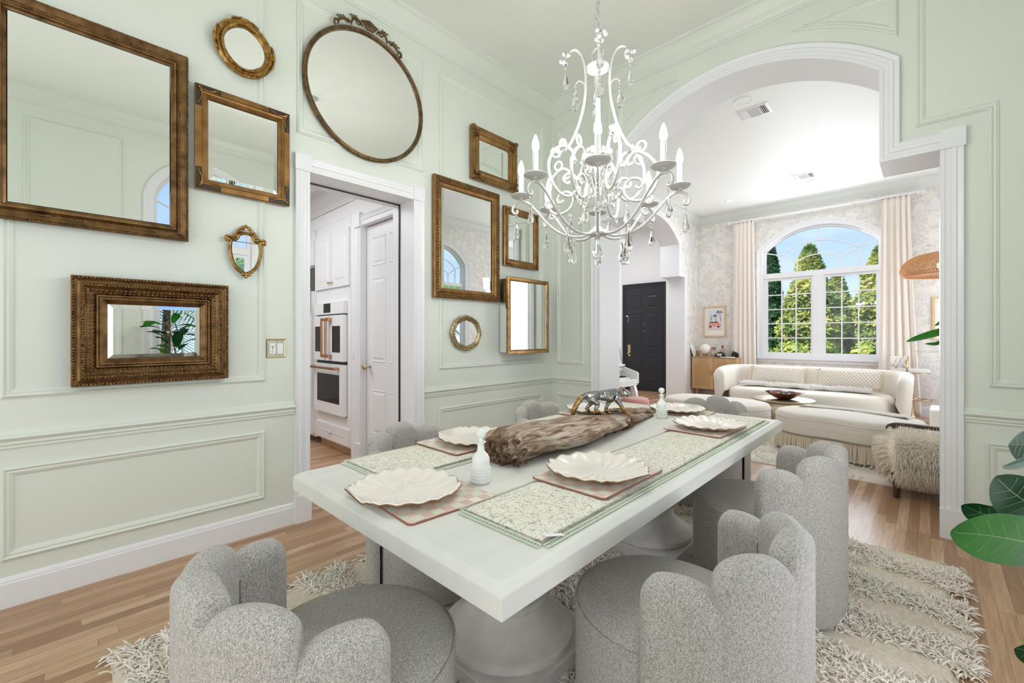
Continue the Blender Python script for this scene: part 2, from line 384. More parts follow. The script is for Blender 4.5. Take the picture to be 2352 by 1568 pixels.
# gilt frames: gold rubbed over dark ground
def gilt(name, hi, lo, sc, bs=.7, stretch=(1, 1, 1)):
    m = mat(name, hi, .38, .85); t, p, Lk = nodes(m); v = coords(t, stretch)
    n = noise_t(t, v, sc, 4, .6); vo = N(t, 'ShaderNodeTexVoronoi', Scale=sc*1.3); Lk(v, vo.inputs['Vector'])
    h = math_(t, 'ADD', n, math_(t, 'MULTIPLY', vo.outputs['Distance'], .5))
    Lk(ramp(t, h, [(.45, lo), (1.0, hi)]), p.inputs['Base Color']); bump(t, p, h, bs, .003); return m
M['g_dark'] = gilt('aged_bronze_gilt', srgb(136, 104, 66), srgb(80, 56, 36), 14, .2)
M['g_mid'] = gilt('antique_gold_gilt', srgb(168, 128, 78), srgb(128, 92, 54), 9, .15)
M['g_carve'] = gilt('carved_bronze_gilt', srgb(150, 116, 74), srgb(58, 40, 26), 60, .8)
M['g_smooth'] = gilt('rubbed_gold', srgb(186, 146, 94), srgb(134, 98, 58), 14, .15)
M['g_bronze'] = gilt('dark_bronze', srgb(128, 106, 74), srgb(84, 66, 44), 20, .1)
M['g_pale'] = gilt('pale_champagne_gilt', srgb(202, 184, 146), srgb(130, 108, 74), 55)

M['g_ground'] = mat('black_brown_ground', srgb(52, 36, 24), .5)
# driftwood
m = mat('weathered_driftwood', (1, 1, 1, 1), .85); t, p, Lk = nodes(m); v = coords(t, (9, 1.2, 9))
n = noise_t(t, v, 5, 6, .65, .6); n2 = noise_t(t, coords(t), 5.5, 3)
ca = ramp(t, n, [(.34, srgb(84, 58, 42)), (.43, srgb(146, 114, 90)), (.53, srgb(192, 174, 154)), (.72, srgb(224, 214, 200))])
cb = ramp(t, n2, [(.46, (0, 0, 0, 1)), (.56, (1, 1, 1, 1))])
Lk(mixc(t, cb, mixc(t, .5, ca, srgb(128, 92, 68)), ca), p.inputs['Base Color']); bump(t, p, n, 1.0, .02); M['drift'] = m
M['bark'] = noisy('dark_splintered_wood', srgb(74, 52, 38), srgb(128, 98, 74), 60, rough=.9, bs=1, bd=.02, stretch=(1, .3, 1))

# leaves
def leafmat(name, c1, c2, rough=.35, tl=.25, sc=30):
    m = bpy.data.materials.new(name); m.use_nodes = True; t = m.node_tree; p = t.nodes['Principled BSDF']; Lk = t.links.new
    n = noise_t(t, coords(t), sc, 2); c = ramp(t, n, [(.35, c1), (.65, c2)])
    Lk(c, p.inputs['Base Color']); p.inputs['Roughness'].default_value = rough; p.inputs['Specular IOR Level'].default_value = .12
    tl_ = N(t, 'ShaderNodeBsdfTranslucent'); Lk(c, tl_.inputs[0]); ms = N(t, 'ShaderNodeMixShader'); ms.inputs[0].default_value = tl
    o = t.nodes['Material Output']; Lk(p.outputs[0], ms.inputs[1]); Lk(tl_.outputs[0], ms.inputs[2]); Lk(ms.outputs[0], o.inputs[0]); return m
M['fur'] = noisy('long_sheepskin_wool', srgb(254, 247, 234), srgb(250, 238, 220), 25, rough=.9)
M['fur_w'] = noisy('ivory_fur', srgb(254, 252, 247), srgb(250, 246, 239), 25, rough=.9)
M['shag'] = noisy('cream_wool_shag', srgb(250, 244, 235), srgb(238, 229, 216), 18, rough=.95)
M['ficus'] = leafmat('ficus_leaf', srgb(34, 96, 22), srgb(52, 122, 30), .55, .25, 8)
M['ficus_d'] = leafmat('dark_ficus_leaf', srgb(16, 56, 26), srgb(24, 72, 34), .55, .12, 8)
M['vein'] = mat('leaf_vein', srgb(150, 176, 100), .5)
M['magnolia'] = leafmat('magnolia_leaf', srgb(106, 142, 72), srgb(206, 206, 120), .35, .2, 1.6)
M['cypress'] = leafmat('cypress_leaf', srgb(60, 104, 66), srgb(96, 138, 92), .6, .2, 3)
M['hedge'] = leafmat('hedge_leaf', srgb(130, 166, 66), srgb(218, 220, 126), .4, .3, 5)
M['palm'] = leafmat('palm_leaf', srgb(90, 140, 90), srgb(160, 196, 140), .5, .3, 2)
# ================================================================== THE SETTING
XL, YB, YB2, XR, YK0 = -3.236, 4.03, 4.40, 0.73, -2.60
XV, XVB, YF, XLR = -3.72, -4.09, 9.78, 1.20
ZC, ZCL, ZCK = 4.06, 3.92, 2.98
LW = lambda a, b, h: (XL+h, a, b)
AW = lambda a, b, h: (a, YB-h, b)
AWB = lambda a, b, h: (a, YB2+h, b)
FW = lambda a, b, h: (a, YF-h, b)
LV = lambda a, b, h: (XV+h, a, b)
RW = lambda a, b, h: (XR-h, a, b)
RL = lambda a, b, h: (XLR-h, a, b)
BW = lambda a, b, h: (a, YK0+h, b)
KW = lambda a, b, h: (a, 2.16-h, b)
tn = [0]
def trim(mb, mt, label, **kw):
    tn[0] += 1
    return struct(mb.build('trim_%d' % tn[0], mt, **kw), label, 'trim')
def offp(path, d):
    m = MB(); m.ring(path, [(d, 0), (d, 1)], lambda a, b, h: (a, b, h), closed=False); return [(q[0], q[1]) for q in m.v[::2]]
def arc_pts(c, hw, spring, peak, n=40):
    r = peak-spring; R = (hw*hw+r*r)/(2*r); zc = peak-R; a0 = math.asin(hw/R)
    return [(c+R*sin(a0-2*a0*i/n), zc+R*cos(a0-2*a0*i/n)) for i in range(n+1)]
# floors, ceilings
f = MB().box((-9, -3.0, -.12), (1.5, 10.0, 0)); struct(f.build('floor', M['floor']), 'oak strip wood floor running through every room', 'floor')
f = MB().box((-3.6, -2.9, ZC), (.9, YB2-.1, ZC+.2)); struct(f.build('ceiling', M['ceil']), 'pale flat ceiling above the dining table', 'ceiling')
f = MB().box((-9, YB2-.1, ZCL), (1.5, 10, ZCL+.3)); struct(f.build('ceiling_living', M['ceil_w']), 'bright white ceiling of the sitting room with two vents', 'ceiling')
f = MB().box((-9, -1.2, ZCK), (XL-.32, YB, ZCK+.2)); struct(f.build('ceiling_kitchen', M['ceil_w']), 'white kitchen ceiling seen through the doorway', 'ceiling')

# left dining wall with kitchen doorway
kd = [(2.11, 0), (2.11, 2.5), (1.237, 2.5), (1.237, 0)]
hole = offp(kd, .012)
poly = [(-2.8, 0)]+hole[::-1]+[(YB2, 0), (YB2, ZC+.1), (-2.8, ZC+.1)]
w = MB().prism(poly, LW, 0, -.32); struct(w.build('wall_left', M['sage']), 'sage green panelled wall hung with gilt mirrors', 'wall')
CASE = [(0, .02), (.02, .021), (.024, .016), (.044, .016), (.049, .024), (.068, .027), (.076, .02), (.09, .025), (.1, .03), (.1, 0)]
t_ = MB().ring(kd, [(0, -.325)]+CASE, LW, closed=False)
for a in (1.133, 2.105): t_.box(LW(a, 2.497, 0), LW(a+.109, 2.612, .036)); t_.box(LW(a, 0, 0), LW(a+.109, .19, .036))
trim(t_, M['trim'], 'white casing around the kitchen doorway')
t_ = MB(); t_.box((XL-.215, 2.1, 0), (XL-.2, 2.111, 2.5)); t_.box((XL-.215, 1.236, 2.49), (XL-.2, 2.111, 2.501))
trim(t_, M['black'], 'dark pocket slot inside the kitchen doorway jamb')

# arch wall between dining and sitting room
CX = -1.257
def arch_path(c, hw, hw2, ledge, spring, peak):
    return [(c+hw, 0), (c+hw, ledge), (c+hw2, ledge)]+arc_pts(c, hw2, spring, peak)+[(c-hw2, ledge), (c-hw, ledge), (c-hw, 0)]
ap = arch_path(CX, 1.302, .995, 2.545, 3.195, 3.585)
hole = offp(ap, .012)
poly = [(-4.2, 0)]+hole[::-1]+[(1.5, 0), (1.5, 4.2), (-4.2, 4.2)]
w = MB().prism(poly, AW, 0, -(YB2-YB)); ob = w.build('wall_front', M['sage']); struct(ob, 'sage green wall with the wide stepped archway', 'wall')
t_ = MB().ring(ap, [(0, -(YB2-YB)-.02)]+[(o*1.07, h) for o, h in CASE], AW, closed=False)
for a, s in ((CX+1.302, 1), (CX-1.302, -1)):
    t_.box(AW(min(a-.003*s, a+.115*s), 0, 0), AW(max(a-.003*s, a+.115*s), .19, .037))
    t_.box(AW(min(a-.003*s, a+.117*s), 2.54, 0), AW(max(a-.003*s, a+.117*s), 2.665, .036))
trim(t_, M['trim'], 'white stepped casing lining the arched opening')
t_ = MB().ring(ap, [(o*1.07, h) for o, h in CASE], AWB, closed=False)
trim(t_, M['trim'], 'white casing on the sitting room side of the arch')

# right dining wall with arched window, back wall
def win_path(a0, a1, sill, spring, peak):
    return [(a1, sill)]+arc_pts((a0+a1)/2, (a1-a0)/2, spring, peak)+[(a0, sill)]
def wall_with_window(name, to3, A0, A1, Z1, wp, T, mt, label):
    a1, sill = wp[0]; a0 = wp[-1][0]
    m = MB()
    m.prism([(A0, 0), (a0, 0), (a0, Z1), (A0, Z1)], to3, 0, -T); m.prism([(a1, 0), (A1, 0), (A1, Z1), (a1, Z1)], to3, 0, -T)
    m.prism([(a0, 0), (a1, 0), (a1, sill), (a0, sill)], to3, 0, -T)
    m.prism([(a0, Z1)]+[p for p in wp[1:-1]][::-1]+[(a1, Z1)], to3, 0, -T)
    return struct(m.build(name, mt), label, 'wall')
dw = win_path(.80, 1.92, .55, 3.1, 3.56)
wall_with_window('wall_right', RW, -2.8, YB, ZC+.1, offp(dw, .01), .2, M['sage'], 'sage wall with the arched window opposite the mirrors')
w = MB().box((XL-.3, YK0-.2, 0), (XR+.2, YK0, ZC+.1)); struct(w.build('wall_back', M['sage']), 'sage wall behind the viewer', 'wall')

# sitting room shell
lp = arch_path(7.745, 1.295, 1.02, 2.545, 3.195, 3.6)
hole = offp(lp, .012)
poly = [(YB2, 0)]+hole[::-1]+[(YF, 0), (YF, ZCL+.1), (YB2, ZCL+.1)]
w = MB().prism(poly, LV, 0, XVB-XV); struct(w.build('wall_living_left', M['wallpaper']), 'wallpapered wall with the arch to the entry hall', 'wall')
t_ = MB().ring(lp, [(0, XVB-XV-.02)]+[(o*.9, h*.8) for o, h in CASE], LV, closed=False); trim(t_, M['trim'], 'white casing around the entry hall arch')
fw_ = win_path(-2.43, -.61, .90, 3.0, 3.40)
wall_with_window('wall_far', FW, -7, 1.5, ZCL+.1, offp(fw_, .01), .2, M['wallpaper'], 'toile wallpapered wall around the big arched window')
w = MB().box((-6.9, YF-.012, 0), (XVB, YF-.001, ZCL)); struct(w.build('wall_foyer', M['white_wall']), 'plain white entry hall wall around the black door', 'wall')
w = MB().box((-6.9, YB2, 0), (-6.7, YF, ZCL+.1)); w.box((-6.9, YB2-.2, 0), (XVB, YB2, ZCL+.1))
struct(w.build('wall_foyer_left', M['white_wall']), 'white side walls of the entry hall', 'wall')
lw2 = win_path(5.0, 6.35, .6, 2.9, 3.3)
wall_with_window('wall_living_right', RL, YB2, YF, ZCL+.1, offp(lw2, .01), .2, M['wallpaper'], 'wallpapered side wall with another arched window')

# kitchen shell
w = MB().prism([(-4.50, 0), (-4.262, 0), (-4.262, 2.472), (-3.388, 2.472), (-3.388, 0), (-3.3, 0), (-3.3, ZCK+.1), (-4.50, ZCK+.1)], KW, 0, -.15)
w.box((-9, 2.78, 0), (-4.4, 2.9, ZCK+.1)); w.box((-4.5, 2.3, 0), (-4.4, 2.8, ZCK+.1)); w.box((-9, 2.165, 2.625), (-4.5, 2.3, ZCK+.1))
w.box((-9.2, -1.2, 0), (-9, 2.4, ZCK+.1)); w.box((-9, -1.4, 0), (XL-.3, -1.2, ZCK+.1)); w.box((XL-.32-.01, -1.2, 0), (XL-.32, 1.1, ZCK)); w.box((-5, 2.6, 0), (-3.3, 2.7, 3))
struct(w.build('wall_kitchen', M['white_wall']), 'plain white kitchen walls beyond the doorway', 'wall')

# mouldings
CROWN = [(0, -.175), (.010, -.175), (.010, -.160), (.018, -.155), (.018, -.14), (.03, -.125), (.055, -.10), (.085, -.055), (.10, -.04), (.10, -.028), (.115, -.022), (.12, 0), (0, 0)]
RAIL = [(0, .77), (.012, .772), (.012, .785), (.02, .792), (.015, .80), (.015, .806), (.028, .815), (.034, .823), (.028, .832), (.013, .839), (.012, .852), (.007, .86), (0, .86)]
BASE = [(0, 0), (.016, 0), (.016, .116), (.012, .121), (.012, .128), (.008, .14), (.003, .147), (0, .147)]
PANEL = [(0, 0), (0, .010), (-.010, .019), (-.02, .011), (-.028, .013), (-.042, .006), (-.047, 0)]
def run(prof, to3, a0, a1, dz=0, k=1): return MB().prism([(h*k, z*k+dz) for h, z in prof], lambda h, z, a: to3(a, z, h), a0, a1)
def joins(*ms):
    m = MB()
    for q in ms: m.add(q.v, q.f)
    return m
trim(run(CROWN, LW, YK0, YB, ZC), M['sage'], 'green crown moulding along the mirror wall')
trim(run(CROWN, AW, XL, XR, ZC), M['sage'], 'green crown moulding above the archway')
trim(joins(run(CROWN, RW, YK0, YB, ZC), run(CROWN, BW, XL, XR, ZC)), M['sage'], 'green crown moulding opposite the mirrors')
trim(joins(run(CROWN, LV, YB2, YF, ZCL), run(CROWN, FW, XV, XLR, ZCL), run(CROWN, RL, YB2, YF, ZCL)), M['sage_l'], 'pale green crown moulding of the sitting room')
trim(run(CROWN, KW, -8, -3.6, ZCK, 1.2), M['trim'], 'white kitchen crown moulding')
trim(joins(run(RAIL, LW, YK0, 1.135), run(RAIL, LW, 2.212, YB)), M['sage'], 'green chair rail along the mirror wall')
trim(joins(run(RAIL, AW, XL, CX-1.41), run(RAIL, AW, CX+1.41, XR)), M['sage'], 'green chair rail beside the archway')
trim(joins(run(RAIL, RW, YK0, .68), run(RAIL, RW, 2.04, YB)), M['sage'], 'green chair rail beside the side window')
bn = [0]
def base(name, mb, label): return struct(mb.build('baseboard_'+name, M['trim']), label, 'baseboard')
base('left', joins(run(BASE, LW, YK0, 1.135), run(BASE, LW, 2.212, YB)), 'white baseboard under the mirror wall')
base('front', joins(run(BASE, AW, XL, CX-1.41), run(BASE, AW, CX+1.41, XR)), 'white baseboard beside the archway')
base('right', run(BASE, RW, YK0, YB), 'white baseboard opposite the mirrors')
base('far', joins(run(BASE, FW, XV, XLR, 0, 1.1), run(BASE, LV, 9.14, YF, 0, 1.1), run(BASE, LV, YB2, 6.35, 0, 1.1), run(BASE, RL, YB2, YF, 0, 1.1)), 'white baseboard of the sitting room')
def panel(to3, path, label): trim(MB().ring(path, PANEL, to3), M['sage'], label)
panel(LW, rect(-.21, .228, .945, .68), 'long low wall panel moulding left of the kitchen doorway')
panel(LW, rect(-.21, 1.016, .948, 3.73), 'tall wall panel moulding behind the left group of mirrors')
panel(LW, rect(1.154, 2.762, 2.204, 3.73), 'wall panel moulding above the kitchen doorway')
panel(LW, rect(2.388, 1.014, 3.855, 3.73), 'tall wall panel moulding behind the right group of mirrors')
panel(LW, rect(2.38, .228, 3.855, .66), 'long low wall panel moulding right of the kitchen doorway')
mir = lambda pts: [(2*CX-a, b) for a, b in pts][::-1]
ls = [(.262, 1.0), (.64, 1.0), (.64, 3.73), (-.072, 3.73), (-.072, 2.735), (.262, 2.735)]
panel(AW, ls, 'stepped wall panel moulding right of the arch'); panel(AW, mir(ls), 'stepped wall panel moulding left of the arch')
lo = rect(.25, .228, .64, .655); panel(AW, lo, 'small low wall panel right of the arch'); panel(AW, mir(lo), 'small low wall panel left of the arch')
R_ = 1.70; zc_ = 2.10
tri = [(-.165, 3.73)]+[(-.78+(.615)*i/10, zc_+sqrt(R_**2-(-.78+.615*i/10-CX)**2)) for i in range(11)]
tri = [(-.165, 3.73), (-.80, 3.73)]+[(a, min(b, 3.725)) for a, b in tri[1:] if b < 3.728]
panel(AW, tri, 'triangular panel moulding over the right haunch of the arch'); panel(AW, mir(tri), 'triangular panel moulding over the left haunch of the arch')
panel(RW, rect(-.30, 1.016, .5, 3.73), 'tall wall panel beside the side window'); 
panel(RW, rect(-.32, .228, .5, .68), 'low wall panel on the side window wall')

# windows
def window(idx, to3, path, label, tz=None, T=.06, cols=3, rows=5):
    a1, sill = path[0]; a0 = path[-1][0]; c = (a0+a1)/2; hw = (a1-a0)/2
    spring = path[1][1]; peak = max(b for a, b in path)
    full = path
    fr = MB().ring(full, [(0, -.19), (0, .02), (.022, .022), (.03, .016), (.07, .02), (.085, .032), (.10, .032), (.10, 0)], to3, closed=False)
    fr.ring(full, [(0, -.11), (-.045, -.11), (-.045, -.06), (0, -.06)], to3, closed=False)
    bx = lambda x0, z0, x1, z1, h0, h1: fr.box(to3(x0, z0, h0), to3(x1, z1, h1))
    bx(a0+.001, sill+.0005, a1-.001, sill+.05, -.121, -.051)
    tz = tz or spring-.15
    bx(a0+.002, tz, a1-.002, tz+.10, -.123, -.045)
    bx(c-.085, sill+.002, c+.085, tz+.001, -.119, -.0485); bx(c-.007, sill+.06, c+.007, tz-.01, -.0486, -.046)
    o = struct(fr.build('window_%d' % idx, M['trim']), label, 'window')
    s = MB().box(to3(a0-.13, sill-.035, 0), to3(a1+.13, sill, .07)); s.box(to3(a0-.10, sill-.10, 0), to3(a1+.10, sill-.035, .025)); s.build('window_sill', M['trim'], o, bevel=.004)
    mu = MB(); g0, g1 = -.092, -.072; w_ = .010
    mbx = lambda x0, z0, x1, z1, e=0: mu.box(to3(x0, z0, g0+e), to3(x1, z1, g1-e))
    for x0, x1 in ((a0+.045, c-.085), (c+.085, a1-.045)):
        mbx(x0, sill+.05, x0+.03, tz-.001, -.003); mbx(x1-.03, sill+.05, x1, tz-.001, -.003); mbx(x0+.001, tz-.05, x1-.001, tz-.002, -.0015); mbx(x0+.001, sill+.051, x1-.001, sill+.095, -.0015)
        for k in range(1, cols): x = x0+.03+(x1-x0-.06)*k/cols; mbx(x-w_, sill+.06, x+w_, tz-.02, .001)
        for k in range(1, rows): z = sill+.095+(tz-.05-sill-.095)*k/rows; mbx(x0+.002, z-w_, x1-.002, z+w_, .0025)
    # fan light
    zb = tz+.10; r = peak-spring; R = (hw*hw+r*r)/(2*r); zc = peak-R
    def bar(pts): mu.add(*(lambda q: (q.v, q.f))(MB().tube([to3(a, b, -.082) for a, b in pts], .011, 6)))
    def arch(hwk, pk):
        e = zb+(pk-zb)*.62
        pts = arc_pts(c, hw*hwk, e, pk, 20); bar(pts); bar([(c+hw*hwk, zb), pts[0]]); bar([(c-hw*hwk, zb), pts[-1]]); return pts
    H = peak-zb
    p1 = arch(.66, zb+H*.66); p2 = arch(.37, zb+H*.36)
    bar([(c, zb+H*.36), (c, peak)])
    for s_ in (0, -1):
        sgn = 1 if s_ == 0 else -1; xe = c+sgn*(hw-.03)
        bar([p2[s_], p1[s_], (xe, spring-.02)])
    mu.build('muntin', M['trim'], o)
    g = MB().add([to3(a, b, -.084) for a, b in full], [tuple(range(len(full)))]); g.build('glass_pane', M['pane'], o, fix=False)
    return o
window(1, FW, fw_, 'big arched white sitting room window behind the sofa', tz=2.46)
window(2, RW, dw, 'arched white dining room window seen only in the mirrors', tz=2.5)
window(4, RW, win_path(-1.7, -.42, .45, 2.1, 2.38), 'made-up low arched window behind the viewer, added for the side fill lamp', tz=1.7)  # invented window, put in only to go with the side fill lamp
window(3, RL, lw2, 'arched white side window of the sitting room seen in the mirrors', tz=2.4)

# doors
def panel_door(to3, a0, a1, z1, h, mt, name, label, panels):
    m = MB().box(to3(a0, .006, h-.045), to3(a1, z1, h))
    W_ = a1-a0
    for fx0, fx1, z0, z2 in panels:
        x0, x1 = a0+fx0*W_, a0+fx1*W_
        m.ring(rect(x0, z0, x1, z2), [(0, h+.0005), (-.006, h+.006), (-.014, h+.002), (-.026, h-.0), (-.05, h+.007)], to3, fill=False)
        m.add([to3(p, q, h+.007) for p, q in rect(x0+.05, z0+.05, x1-.05, z2-.05)], [(0, 1, 2, 3)])
    return struct(m.build(name, mt), label, 'door')
six = lambda z: [(.13, .455, .13*z, .30*z*1.05), (.545, .87, .13*z, .30*z*1.05), (.13, .455, .43*z, .78*z), (.545, .87, .43*z, .78*z), (.13, .455, .83*z, .95*z), (.545, .87, .83*z, .95*z)]
FD = FW
fz = 2.47
d1 = panel_door(FW, -5.42, -4.50, fz, .075, M['navy'], 'door_1', 'black six panel front door at the end of the entry hall',
   [(.15, .46, .30, .80), (.56, .87, .30, .80), (.15, .46, 1.02, 1.86), (.56, .87, 1.02, 1.86), (.15, .46, 1.98, 2.30), (.56, .87, 1.98, 2.30)])
h = MB(); h.box(FW(-5.385, .82, .075), FW(-5.315, 1.10, .082)); h.build('handle_plate', M['brass'], d1, bevel=.002)
h = MB(); h.ball(FW(-5.35, .89, .115), .03, 12, 8); h.tube([FW(-5.35, .89, .08), FW(-5.35, .89, .11)], .012); h.build('door_knob', M['brass'], d1, smooth=True)
h = MB(); h.tube([FW(-5.40, 1.80, .085), FW(-5.37, 1.80, .085), FW(-5.365, 1.74, .085), FW(-5.37, 1.66, .085)], .007); h.box(FW(-5.43, 1.79, .075), FW(-5.38, 1.82, .09)); h.ball(FW(-5.37, 1.655, .087), .012); h.build('door_chain', M['chrome'], d1)
h = MB(); h.ball(FW(-4.95, 1.60, .077), .012); h.ball(FW(-4.95, 1.43, .077), .012); h.build('peephole', M['chrome'], d1)
t_ = MB().ring([(-4.495, 0), (-4.495, fz+.01), (-5.425, fz+.01), (-5.425, 0)], [(0, .02)]+[(o*1.05, h_+.055) for o, h_ in CASE[:-1]]+[(.105, 0.012)], FW, closed=False)
t_.box(FW(-4.5, 0, .012), FW(-4.38, .22, .10)); trim(t_, M['navy'], 'black casing around the front door')
d2 = panel_door(KW, -4.245, -3.402, 2.45, -.05, M['cab_white'], 'door_2', 'white six panel pantry door in the kitchen', six(2.45))
for s_, hh in ((-4.30, .02), (-4.19, -.015)):
    pass
h = MB(); h.ball(KW(-4.17, 1.0, .012), .032, 14, 10, (1, .75, 1)); h.tube([KW(-4.17, 1.0, -.05), KW(-4.17, 1.0, .01)], .012); h.lathe([(.03, 0), (.03, .006)], 16); h.build('door_knob', M['brass'], d2, smooth=True)
t_ = MB().ring([(-3.40, 0), (-3.40, 2.46), (-4.25, 2.46), (-4.25, 0)], [(0, -.1)]+CASE, KW, closed=False)
t_.box(KW(-4.365, 2.45, 0), KW(-4.24, 2.60, .04)); t_.box(KW(-4.36, 0, 0), KW(-4.245, .2, .036))
trim(t_, M['trim'], 'white casing around the pantry door')
# ================================================================== MIRRORS ON THE LEFT WALL
HB = .020   # mirrors hang on the mouldings
def mirror(name, label, path, prof, fm, c, glass_in=.0, bevel_w=.02, glass_h=.02, loc_h=HB, group='gilt mirrors on the green wall', smooth=False):
    o = thing(name, label, 'mirror', (XL+loc_h, c[0], c[1]), 0, group)
    to = lambda a, b, h: (h, a-c[0], b-c[1])
    fr = MB().ring(path, prof, to).build('frame', fm, o, smooth=smooth, auto=40 if smooth else None)
    g = MB(); gi = prof[-1][0]
    n0 = MB().ring(path, [(gi, glass_h-.004), (gi-bevel_w, glass_h)], to)
    g.add(n0.v, n0.f); k = len(path)
    g.f.append(tuple(i*2+1 for i in range(k)))
    g.build('mirror_glass', M['mirror'], o, fix=False)
    return o, to
def rope(mb, path, off, h, to, r, pitch):
    q = MB().ring(path, [(off, h), (off, h+.001)], lambda a, b, c: (a, b, c)); P = [Vector(v) for v in q.v[::2]]
    for i in range(len(P)):
        a, b = P[i], P[(i+1) % len(P)]; n = max(1, int((b-a).length/pitch))
        for k in range(n):
            p = a+(b-a)*((k+.5)/n); mb.ball(to(p.x, p.y, p.z), r, 6, 4)
def scroll_corner(mb, p, sa, sb, to, size, h, r):
    # little acanthus scrolls leaving a corner along both sides
    for ax in (0, 1):
        pts = []
        for i in range(22):
            t = i/21; a = t*4.2; rr = size*.30*(1-t*.75)
            u = size*(.25+.75*t)-rr*cos(a)*.4; w_ = rr*sin(a)*.55
            pts.append((p[0]+sa*u, p[1]+sb*(.0+w_+size*.14)) if ax == 0 else (p[0]+sa*(.0+w_+size*.14), p[1]+sb*u))
        mb.tube([to(a, b, h) for a, b in pts], [r*(1-.5*i/21) for i in range(22)], 5)
    mb.ball(to(p[0]+sa*size*.16, p[1]+sb*size*.16, h), r*1.8, 8, 6)

# large mirror
p = rect(-.273, 1.882, .520, 2.978)
o, to = mirror('framed_mirror', 'largest mirror, wide dark bronze carved frame at the left edge', p, [(0, 0), (0, .03), (-.012, .042), (-.02, .040), (-.03, .034), (-.05, .022), (-.058, .030), (-.068, .030), (-.074, .022), (-.083, .018)], M['g_dark'], (.1235, 2.43), bevel_w=.004, glass_h=.014)
b = MB(); rope(b, p, -.006, .036, to, .0055, .010); b.build('carved_border', M['g_carve'], o, smooth=True)
b = MB(); rope(b, p, -.040, .026, to, .0055, .010); b.build('carved_border', M['g_carve'], o, smooth=True)
b = MB(); rope(b, p, -.063, .031, to, .004, .008); b.build('bead_border', M['g_smooth'], o, smooth=True)
# small oval with scalloped gold frame
c = (.822, 3.185); pts = []
for i in range(96):
    a = 2*pi*i/96; k = 1+.012*abs(cos(2*a))**8-.010*abs(cos(2*a+pi/4*2))**6; pts.append((c[0]+.170*k*cos(a), c[1]+.182*k*sin(a)))
o, to = mirror('oval_mirror', 'small oval mirror in a bright gold scalloped frame, at the top', pts, [(0, 0), (0, .012), (-.012, .026), (-.03, .02), (-.036, .028), (-.044, .028), (-.05, .014), (-.054, .01)], M['gold'], c, bevel_w=.003, glass_h=.008, smooth=True)
for a0 in (0, 90, 180, 270):
    b = MB()
    for k in range(-6, 7):
        a = radians(a0+k*4.2); b.ball(to(c[0]+(.170)*cos(a)*1.0, c[1]+.180*sin(a), .022), .011*(1-.06*abs(k))*random.uniform(.7, 1.15), 7, 5)
        b.ball(to(c[0]+(.153)*cos(a), c[1]+.163*sin(a), .024), .007*random.uniform(.6, 1.1), 6, 4)
    b.build('flower_spray', M['gold'], o, smooth=True)
# square mirror with scroll corners
p = rect(.553, 2.215, 1.090, 2.852)
o, to = mirror('framed_mirror', 'square mirror in a gold frame with scroll corners, below the small oval', p, [(0, 0), (0, .022), (-.006, .026), (-.034, .026), (-.038, .02), (-.046, .016), (-.06, .022), (-.066, .012), (-.07, .008)], M['g_mid'], (.8215, 2.5335), bevel_w=.025, glass_h=.007)
for a, b_, sa, sb in ((.556, 2.218, 1, 1), (1.087, 2.218, -1, 1), (1.087, 2.849, -1, -1), (.556, 2.849, 1, -1)):
    b = MB(); scroll_corner(b, (a, b_), sa, sb, to, .12, .029, .0055); b.build('corner_scroll', M['gold'], o, smooth=True)
    b = MB(); b.box(to(min(a, a+sa*.13), min(b_, b_+sb*.030), .020), to(max(a, a+sa*.13), max(b_, b_+sb*.030), .0272)); b.box(to(min(a, a+sa*.030), min(b_, b_+sb*.13), .020), to(max(a, a+sa*.030), max(b_, b_+sb*.13), .0270)); b.build('corner_panel', M['g_ground'], o)
# shield mirror
c = (.826, 1.865)
half = [(0, -.155), (.05, -.125), (.082, -.07), (.097, .0), (.094, .055), (.086, .078), (.060, .085), (.045, .115), (.02, .128), (0, .13)]
pts = [(c[0]+q.x, c[1]+q.y) for q in catmull([Vector((a, b, 0)) for a, b in half], 5)]
pts = pts+[(2*c[0]-a, b) for a, b in pts[-2:0:-1]]
o, to = mirror('shield_mirror', 'small shield shaped mirror with a gold crest', pts, [(0, 0), (0, .012), (-.006, .018), (-.014, .014), (-.017, .007)], M['gold'], c, bevel_w=.004, glass_h=.006, smooth=True)
b = MB()
for s_ in (1, -1):
    for q, r in (((.097, .072), .012), (.105 and (.108, .085), .010), ((.112, .062), .008), ((.06, .1), .013), ((.045, .125), .012), ((.03, .14), .012), ((.018, .155), .012), ((.0, .165), .011)):
        b.ball(to(c[0]+s_*q[0], c[1]+q[1], .016), r, 8, 6, (.6, 1, 1))
    b.tube([to(c[0]+s_*a, c[1]+z, .018) for a, z in ((.1, .06), (.115, .075), (.105, .09), (.085, .085), (.065, .1), (.055, .12), (.03, .132), (.012, .15))], .007, 6)
b.build('crest', M['gold'], o, smooth=True)
b = MB()
for q in ((-.018, -.147), (.018, -.147), (0, -.16), (0, -.145)): b.ball(to(c[0]+q[0], c[1]+q[1], .016), .012, 8, 6, (.6, 1, 1))
b.build('drop_ornament', M['gold'], o, smooth=True)
